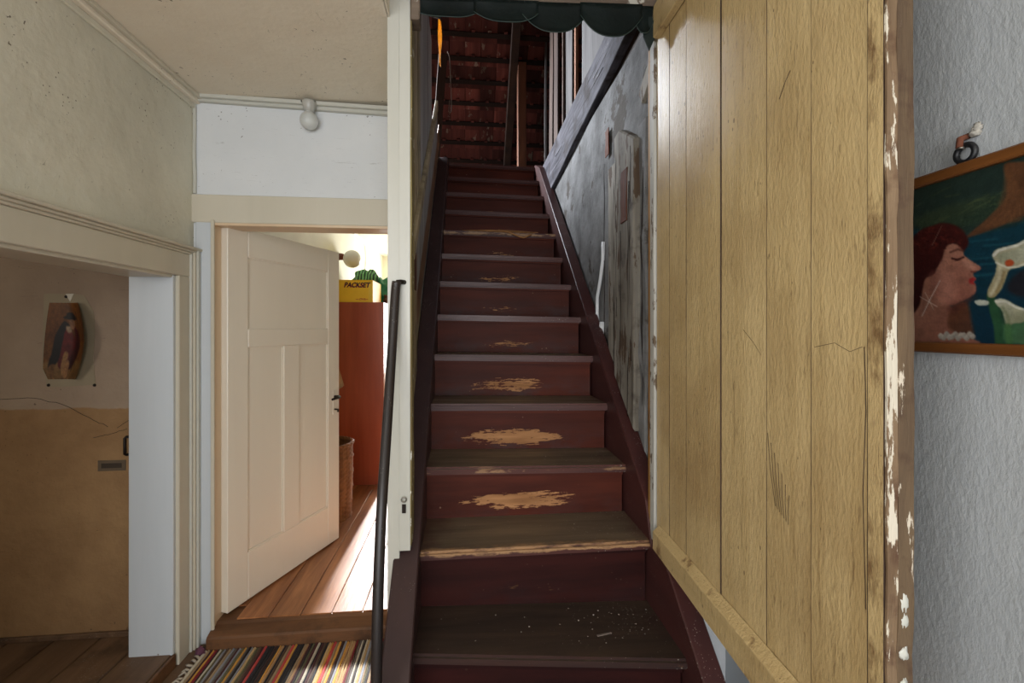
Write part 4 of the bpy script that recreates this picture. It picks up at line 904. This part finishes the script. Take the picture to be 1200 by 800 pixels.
# ------------------------------------------------------------------ pictures on the walls
# oil painting on the right wall
PW = 0.50; PH0, PH1 = 1.392, 1.770; PY1 = 1.045
pic = thing('framed_painting', 'framed oil painting of a red-haired woman in profile beside white calla lilies', 'painting', (1.0, PY1-PW/2, PH0))
m_frame = wood('brown_picture_frame', (124, 76, 36), (92, 54, 25), 'y', 14, 0.35, 0.2, obvar=0.0)
FW = 0.022; hh = PH1-PH0
for nm, a in (('frame_rail', (-PW/2, PW/2, 0, FW)), ('frame_rail', (-PW/2, PW/2, hh-FW, hh))):
    obj(nm, box_bm(-0.026, -0.002, a[0], a[1], a[2], a[3], 0.003), m_frame, pic)
for a in ((-PW/2, -PW/2+FW), (PW/2-FW, PW/2)): obj('frame_stile', box_bm(-0.026, -0.002, a[0], a[1], FW, hh-FW, 0.003), m_frame, pic)
cY0, cY1, cZ0, cZ1 = PY1-FW+0.002, PY1-PW+FW-0.002, PH0+FW-0.002, PH1-FW+0.002
NU, NV = 240, 176
pa = Painter(480, 352, (30, 52, 48))
sn, cs_ = math.sin(YAW), math.cos(YAW)
def wp(zx, zy):     # a spot measured in the photograph -> place on the canvas
    px, py = 1060+zx/2.964, 160+zy/2.964
    a, b = (px-600)/540, (385-py)/540
    k = 0.985/(a*cs_+sn); y, z = k*(-a*sn+cs_), CAM_H+k*b
    return ((cY0-y)/(cY0-cY1)*479, (cZ1-z)/(cZ1-cZ0)*351)
Q = lambda *p: [wp(*q) for q in p]
pa.poly(Q((-200, 120), (560, -40), (560, 330), (300, 340), (-200, 420)), (52, 66, 50), 6, (38, 54, 48), 0.4)
pa.poly(Q((-200, 330), (200, 345), (560, 300), (560, 760), (-200, 760)), (20, 66, 76), 5, (14, 46, 62), 1.2)
pa.poly(Q((30, 300), (120, 250), (330, 200), (345, 230), (260, 300), (120, 330)), (74, 84, 54), 8, (50, 66, 46), 0.5, a=0.7)
for q in range(26):
    x = rnd.uniform(20, 340); y = rnd.uniform(190, 320); pa.stroke(Q((x, y), (x+rnd.uniform(20, 70), y-rnd.uniform(8, 34))), 3, (84, 96, 60) if q % 2 else (30, 48, 40), 3, 0.5)
pa.poly(Q((345, 95), (420, 85), (560, 40), (560, 300), (415, 275), (330, 312), (240, 345), (214, 348), (290, 280), (345, 220), (352, 160)), (120, 76, 46), 2, (86, 56, 38), 0.8)
for q in range(14): pa.stroke(Q((352+q*5, 110+q*9), (345+q*5, 190+q*6), (325+q*6, 250+q*3), (262+q*9, 318-q*2)), 6, ((148, 96, 56), (92, 56, 38), (124, 84, 52))[q % 3], 6, 0.35)
for q in range(16):
    y = rnd.uniform(350, 560); x = rnd.uniform(240, 420); pa.stroke(Q((x-40, y), (x+60, y-10)), 4, (34, 92, 104) if q % 3 else (16, 50, 60), 3, 0.5)
pa.poly(Q((60, 480), (120, 470), (160, 590), (200, 592), (228, 690), (250, 720), (20, 720), (20, 520)), (176, 122, 98), 2, (146, 92, 74), 0.6)
pa.poly(Q((165, 590), (215, 575), (232, 640), (240, 700), (205, 690), (150, 660)), (112, 64, 42), 4, (86, 54, 40), 1.2)
pa.poly(Q((115, 440), (130, 398), (150, 372), (196, 378), (206, 412), (228, 428), (262, 452), (256, 464), (240, 470), (240, 484), (248, 492), (240, 503), (247, 516), (246, 540), (222, 560), (190, 575), (160, 585), (118, 560), (95, 500)), (190, 132, 108), 1, (160, 100, 82), 1.2)
pa.poly(Q((120, 470), (160, 480), (180, 550), (150, 580), (110, 570)), (206, 140, 118), 8, a=0.6)
pa.poly(Q((10, 400), (30, 350), (60, 322), (100, 308), (130, 300), (165, 305), (195, 320), (215, 345), (222, 372), (204, 396), (182, 376), (160, 372), (140, 390), (130, 425), (112, 455), (100, 480), (72, 492), (62, 530), (48, 590), (20, 610), (0, 520)), (84, 30, 24), 2, (50, 18, 18), 1.3)
for q in range(46):
    x = rnd.uniform(10, 205); y = 318+abs(x-130)*0.28+rnd.uniform(-8, 60)
    if x > 150 and y > 372: continue
    r_ = rnd.uniform(8, 16); ph = rnd.uniform(0, 6)
    pa.stroke(Q(*[(x+r_*math.cos(ph+t_), y+r_*0.7*math.sin(ph+t_)) for t_ in (0, 0.6, 1.2, 1.8, 2.4)]), 2.6, rnd.choice(((116, 44, 32), (62, 22, 20), (44, 16, 16), (98, 38, 28))), 3, 0.65)
pa.poly(Q((80, 480), (108, 470), (120, 520), (108, 560), (78, 540)), (150, 92, 76), 6, a=0.5)
pa.poly(Q((150, 590), (200, 570), (245, 545), (240, 560), (205, 590), (160, 620)), (96, 52, 42), 5, a=0.7)
pa.poly(Q((200, 420), (240, 442), (250, 458), (232, 462), (210, 450)), (214, 158, 132), 4, a=0.5)
pa.stroke(Q((164, 424), (182, 428), (204, 420)), 4, (72, 36, 30), 2); pa.stroke(Q((158, 402), (184, 392), (205, 398)), 4, (84, 44, 34), 3, 0.7)
pa.poly(Q((226, 492), (240, 488), (247, 496), (238, 503), (244, 512), (228, 510), (222, 502)), (160, 44, 44), 1)
pa.stroke(Q((232, 468), (246, 468)), 4, (120, 60, 50), 2, 0.8)
for q in range(12): 
    x, y = 125+q*10, 692+7*math.sin(q*2.3); pa.poly(Q((x, y-10), (x+11, y), (x, y+12), (x-10, y)), (206, 196, 180), 1, (150, 140, 128), 1.0)
pa.poly(Q((352, 520), (380, 480), (420, 460), (560, 440), (560, 580), (420, 560), (370, 545)), (34, 34, 40), 4)
pa.poly(Q((300, 590), (318, 570), (345, 600), (356, 716), (326, 720), (318, 650)), (52, 96, 60), 2, (30, 60, 46), 0.3)
pa.poly(Q((345, 640), (420, 640), (560, 620), (560, 720), (350, 716)), (56, 100, 66), 5, (90, 120, 84), 0.3)
# two calla lilies: curled spathes with pale rims, a folded throat and green stems
pa.stroke(Q((296, 552), (306, 600), (322, 660), (326, 720)), 14, (44, 84, 54), 3)
pa.poly(Q((304, 408), (318, 392), (346, 384), (385, 374), (420, 356), (470, 340), (480, 400), (440, 436), (410, 448), (384, 456), (362, 462), (352, 484), (342, 512), (326, 540), (304, 560), (286, 552), (288, 528), (302, 500), (314, 470), (316, 440), (306, 424)), (206, 198, 166), 1, (168, 150, 108), 1.2)
pa.poly(Q((318, 410), (345, 400), (385, 388), (430, 366), (440, 410), (405, 436), (372, 446), (340, 444), (326, 430)), (150, 152, 122), 4, (196, 194, 168), 0.1)
pa.stroke(Q((308, 412), (322, 398), (350, 389), (388, 379), (424, 360)), 5, (236, 232, 214), 2, 0.9)
pa.stroke(Q((316, 436), (334, 446), (360, 455), (392, 450), (424, 438)), 4, (232, 226, 204), 2, 0.8)
pa.stroke(Q((330, 452), (326, 490), (308, 530), (296, 550)), 6, (226, 216, 182), 4, 0.7); pa.stroke(Q((344, 470), (336, 505), (318, 538)), 5, (142, 118, 74), 4, 0.6)
pa.poly(Q((346, 440), (350, 430), (362, 426), (374, 430), (378, 440), (370, 448), (354, 450)), (196, 84, 44), 1)
pa.poly(Q((310, 568), (330, 562), (352, 566), (380, 582), (412, 596), (446, 600), (436, 630), (404, 646), (372, 650), (356, 668), (346, 640), (336, 604), (318, 584)), (206, 202, 178), 1, (150, 150, 118), 1.0)
pa.stroke(Q((316, 572), (348, 572), (384, 592), (430, 606)), 4, (232, 228, 210), 2, 0.8); pa.stroke(Q((338, 592), (356, 622), (362, 655)), 5, (120, 128, 92), 4, 0.6)
pa.stroke(Q((356, 660), (362, 720)), 12, (70, 112, 66), 4, 0.9)
pa.poly(Q((242, 572), (262, 566), (290, 572), (284, 584), (256, 586)), (206, 206, 186), 1)
pa.stroke(Q((60, 622), (90, 560), (122, 500)), 2.2, (224, 204, 190), 1.2, 0.75); pa.stroke(Q((52, 555), (112, 590)), 2.0, (220, 200, 186), 1.2, 0.6); pa.stroke(Q((70, 540), (100, 600)), 2.0, (216, 196, 180), 1.2, 0.5); pa.stroke(Q((128, 310), (95, 378)), 1.6, (190, 150, 130), 1.2, 0.5)
pa.mottle(0.025, 1); pa.mottle(0.035, 6); pa.c = pa.c*0.80
pb = Painter(480, 352, (0, 0, 0)); pb.c = pa.c
cv = grid_bm(NU, NV, lambda u, v: (0, (cY0+(cY1-cY0)*u), (cZ1+(cZ0-cZ1)*v)), smooth=False)
me = bpy.data.meshes.new('canvas'); cv.to_mesh(me); cv.free(); me.materials.append(paint_mat('oil_paint', 0.35, 0.15, 0.35)); pb.apply(me, NU, NV)
o = bpy.data.objects.new('canvas', me); COL.objects.link(o); o.parent = pic; o.location = (-0.014, -(PY1-PW/2), -PH0)
obj('backing', box_bm(-0.012, 0.0, -PW/2+0.004, PW/2-0.004, 0.004, hh-0.004), m_frame, pic)

# nail with a black ring above the painting
hk = thing('picture_nail', 'old nail with a black hanging ring in broken white plaster above the painting', 'hook', (1.0, 0.815, 1.80))
bm = bmesh.new()
tube_bm([(-0.016+0.0, 0.017*math.cos(a), -0.012+0.017*math.sin(a)) for a in [2*math.pi*k/24 for k in range(25)]], 0.0055, 8, bm, cap=False)
obj('ring', bm, m_black, hk)
m_crumb = plain('grey_plaster_crumb', (186, 180, 168), 0.9, bump=0.5)
bm = lump(-0.006, -0.010, 0.026, 0.007, 0.010, 0.009, 0.6, 3.0, 16, 10); obj('plaster_crumb', bm, m_crumb, hk)
obj('plaster_crumb', lump(-0.007, -0.014, 0.034, 0.006, 0.008, 0.009, 0.6, 7.0, 16, 10), m_crumb, hk)
obj('nail', tube_bm([(0.0, 0.006, 0.026), (-0.022, 0.005, 0.018), (-0.025, 0.004, 0.0)], 0.006, 8), m_rust, hk)
obj('nail_head', lathe_bm([(0, 0.004), (0.006, 0.003), (0.007, 0.0), (0, 0)], 12), m_steel, hk, loc=(-0.022, 0.004, -0.002))

# print tacked to the passage wall
WY = 2.247
def pp(zx, zy):
    px, py = 30+zx/5.712, 330+zy/5.712
    a, b = (px-600)/540, (385-py)/540
    k = WY/(-a*sn+cs_); return (k*(a*cs_+sn), CAM_H+k*b)
sheet = [pp(*q) for q in ((120, 80), (318, 78), (392, 92), (452, 200), (462, 330), (450, 520), (466, 690), (300, 700), (140, 706), (132, 650), (108, 590), (112, 380), (118, 200))]
pr = thing('wall_print', 'small curling print of a figure in a red robe tacked to the brown passage wall', 'print', (sheet[0][0], 2.25, sheet[8][1]))
adopt(obj('backing_sheet', prism_bm(sheet, 'y', 2.2485, 2.2500), plain('old_grey_paper', (150, 136, 110), 0.7, var=0.06)), pr)
x0, z1 = pp(108, 140); x1, z0 = pp(446, 650)
pt_ = Painter(200, 300, (120, 74, 34))
W2 = lambda *p: [((q[0]-108)/(446-108)*199, (q[1]-140)/(650-140)*299) for q in p]
pt_.poly(W2((100, 130), (450, 130), (450, 380), (100, 380)), (142, 88, 40), 6, (106, 62, 30), 1.2)
pt_.poly(W2((100, 540), (450, 540), (450, 660), (100, 660)), (150, 112, 66), 5, (120, 84, 46), 0.6)
pt_.poly(W2((235, 330), (290, 330), (330, 400), (335, 470), (330, 560), (300, 590), (230, 570), (215, 480)), (128, 30, 28), 2, (84, 18, 20), 1.0)
pt_.poly(W2((250, 262), (290, 300), (250, 330), (232, 420), (222, 520), (190, 560), (146, 572), (165, 470), (178, 370), (205, 310)), (38, 32, 32), 2, (24, 20, 22), 1.0)
pt_.poly(W2((320, 300), (352, 340), (372, 440), (350, 540), (322, 585), (300, 540), (326, 430)), (92, 26, 26), 2, (52, 18, 20), 1.0)
pt_.poly(W2((240, 236), (266, 226), (284, 206), (326, 206), (344, 226), (356, 250), (330, 258), (290, 252), (256, 246)), (36, 28, 26), 1)
pt_.poly(W2((290, 258), (326, 258), (330, 290), (310, 320), (290, 300)), (150, 104, 74), 1)
pt_.poly(W2((258, 300), (290, 300), (296, 335), (270, 340)), (170, 142, 112), 3)
pt_.poly(W2((255, 470), (285, 480), (282, 560), (262, 630), (246, 560)), (164, 118, 72), 2); pt_.poly(W2((290, 520), (312, 560), (302, 640), (270, 640), (278, 570)), (160, 112, 68), 2)
pt_.stroke(W2((362, 200), (352, 400), (338, 600)), 3, (60, 36, 22), 2)
pt_.poly(W2((155, 560), (200, 556), (170, 640), (140, 640)), (124, 84, 48), 3)
pt_.mottle(0.04, 2); pt_.mottle(0.06, 7); pt_.c = pt_.c*0.78
def curl(u, v):
    # right edge lifts off the wall; the outline is wider in the middle and cut at the corners
    xr = x0+(x1-x0)*(0.70+0.32*math.sin(math.pi*(0.12+0.80*(1-v)))-0.18*max(0, v-0.5))
    xl = x0+(x1-x0)*(0.02+0.13*(1-v)*(1-v) + (0.10*max(0, v-0.86)/0.14))
    lift = 0.05*(max(0, u-0.55)/0.45)**2.2*(0.35+0.65*math.sin(math.pi*v))
    return (xl+(xr-xl)*u, 2.2470-lift, z1+(z0-z1)*v)
cm = grid_bm(60, 84, curl)
me = bpy.data.meshes.new('picture'); cm.to_mesh(me); cm.free(); me.materials.append(paint_mat('glossy_print', 0.40, 0.0, 0.0)); pt_.apply(me, 60, 84)
o = bpy.data.objects.new('picture', me); COL.objects.link(o); adopt(o, pr)
for q in ((270, 100), (152, 692), (460, 692)):
    x, z = pp(*q); tk = lathe_bm([(0, 0.004), (0.006, 0.003), (0.007, 0.0)], 10); bmesh.ops.rotate(tk, verts=tk.verts, matrix=Matrix.Rotation(math.pi/2, 3, 'X'))
    for v in tk.verts: v.co += Vector((x, 2.2485, z))
    adopt(obj('tack', tk, m_iron), pr)
tri = [pp(*q) for q in ((268, 82), (322, 80), (298, 134))]
adopt(obj('paper_corner', prism_bm(tri, 'y', 2.2465, 2.2480), plain('white_paper_scrap', (214, 206, 190), 0.7)), pr)

# globe bulb at the top of the back wall
lb = thing('ceiling_bulb', 'frosted globe bulb in a white socket below the ceiling above the bedroom door', 'lamp', (-0.712, 2.20, 2.485))
obj('socket', lathe_bm([(0, 0.0), (0.030, 0.0), (0.031, -0.012), (0.026, -0.03), (0.018, -0.052), (0.0, -0.052)], 20), plain('old_porcelain', (180, 178, 170), 0.3, var=0.05), lb, loc=(0, 0, 0))
obj('bulb', lathe_bm([(0.0, -0.128)]+[(0.040*math.sin(math.pi*k/12), -0.088-0.040*math.cos(math.pi*k/12)) for k in range(1, 11)]+[(0.018, -0.048)], 24), m_frost, lb, loc=(0, 0, 0))
obj('ceiling_gap', rough_bm(box_bm(-0.035, 0.03, -0.01, 0.02, -0.004, 0.0), 2, 0.003), m_iron, lb)

# ------------------------------------------------------------------ rag rug on the hall floor
rg = bmesh.new(); stripes = []
pal = [(60, 38, 34), (34, 30, 32), (150, 128, 98), (196, 186, 166), (122, 30, 38), (86, 66, 52), (170, 132, 92), (52, 46, 44), (104, 96, 90), (76, 40, 40), (188, 158, 112), (44, 40, 46), (96, 92, 66), (140, 142, 150), (186, 70, 66), (204, 150, 70)]
rx = -1.155
while rx < -0.28:
    wd2 = rnd.uniform(0.007, 0.014); c = rnd.choice(pal); stripes.append((rx, wd2, c)); rx += wd2
cols = []
NYR = 60
for q, (sx, wd2, c) in enumerate(stripes):
    sd = rnd.uniform(0, 50); prev = None
    for j in range(NYR+1):
        y_ = 0.55+(2.182-0.55)*j/NYR
        off = 0.006*mnoise.noise(Vector((sx*2, y_*2.2, 0)))+0.0016*mnoise.noise(Vector((sd, y_*14, 0)))
        ring = []
        for u in (0.0, 0.25, 0.5, 0.75, 1.0):
            hgt = 0.004+0.0055*math.sin(math.pi*u)+0.0018*mnoise.noise(Vector((sd+u, y_*30, 2)))
            if u in (0.0, 1.0): hgt = 0.0035
            ring.append(rg.verts.new((sx+wd2*u+off, y_+(0.010*mnoise.noise(Vector((sd, 0, 5))) if j in (0, NYR) else 0), hgt)))
            kk = 1+0.22*mnoise.noise(Vector((sd*3, y_*18, u))); lite = 0.0
            cols.append(tuple(min(1.0, max(0.0, x*kk)) for x in srgb(c)[:3])+(1.0,))
        if prev:
            for a in range(4): rg.faces.new((prev[a], prev[a+1], ring[a+1], ring[a])).smooth = True
        prev = ring
me = bpy.data.meshes.new('rag_weave'); rg.to_mesh(me); rg.free()
a = me.color_attributes.new('paint', 'FLOAT_COLOR', 'POINT'); a.data.foreach_set('color', np.array(cols).ravel())
me.materials.append(paint_mat('rag_weave', 0.9, 0.0, 0.8))
rug = thing('rag_rug', 'striped multicoloured rag rug on the hall floor before the bedroom doorway', 'rug', (-0.72, 1.4, 0.0))
o = bpy.data.objects.new('rag_weave', me); COL.objects.link(o); adopt(o, rug)
fg = bmesh.new()
for q in range(70):
    y_ = 0.56+q*0.0232; dx = rnd.uniform(0.018, 0.040)
    tube_bm([(-1.154, y_, 0.006), (-1.154-dx*0.5, y_+rnd.uniform(-0.012, 0.012), 0.009), (-1.154-dx, y_+rnd.uniform(-0.02, 0.02), 0.004)], [0.0045, 0.006, 0.0035], 5, fg)
o = adopt(obj('fringe', fg, plain('pale_knotted_fringe', (176, 164, 146), 0.9)), rug); o['kind'] = 'stuff'
tag(obj('rag_knot', lump(0, 0, 0.016, 0.022, 0.018, 0.018, 0.5, 2.0, 18, 12), plain('purple_rag', (92, 52, 70), 0.9), loc=(-1.168, 2.165, 0.0)), '', '') if False else \
    adopt(obj('knot', lump(-1.165, 2.165, 0.016, 0.020, 0.016, 0.017, 0.5, 2.0, 18, 12), plain('purple_rag', (92, 52, 70), 0.9)), rug)
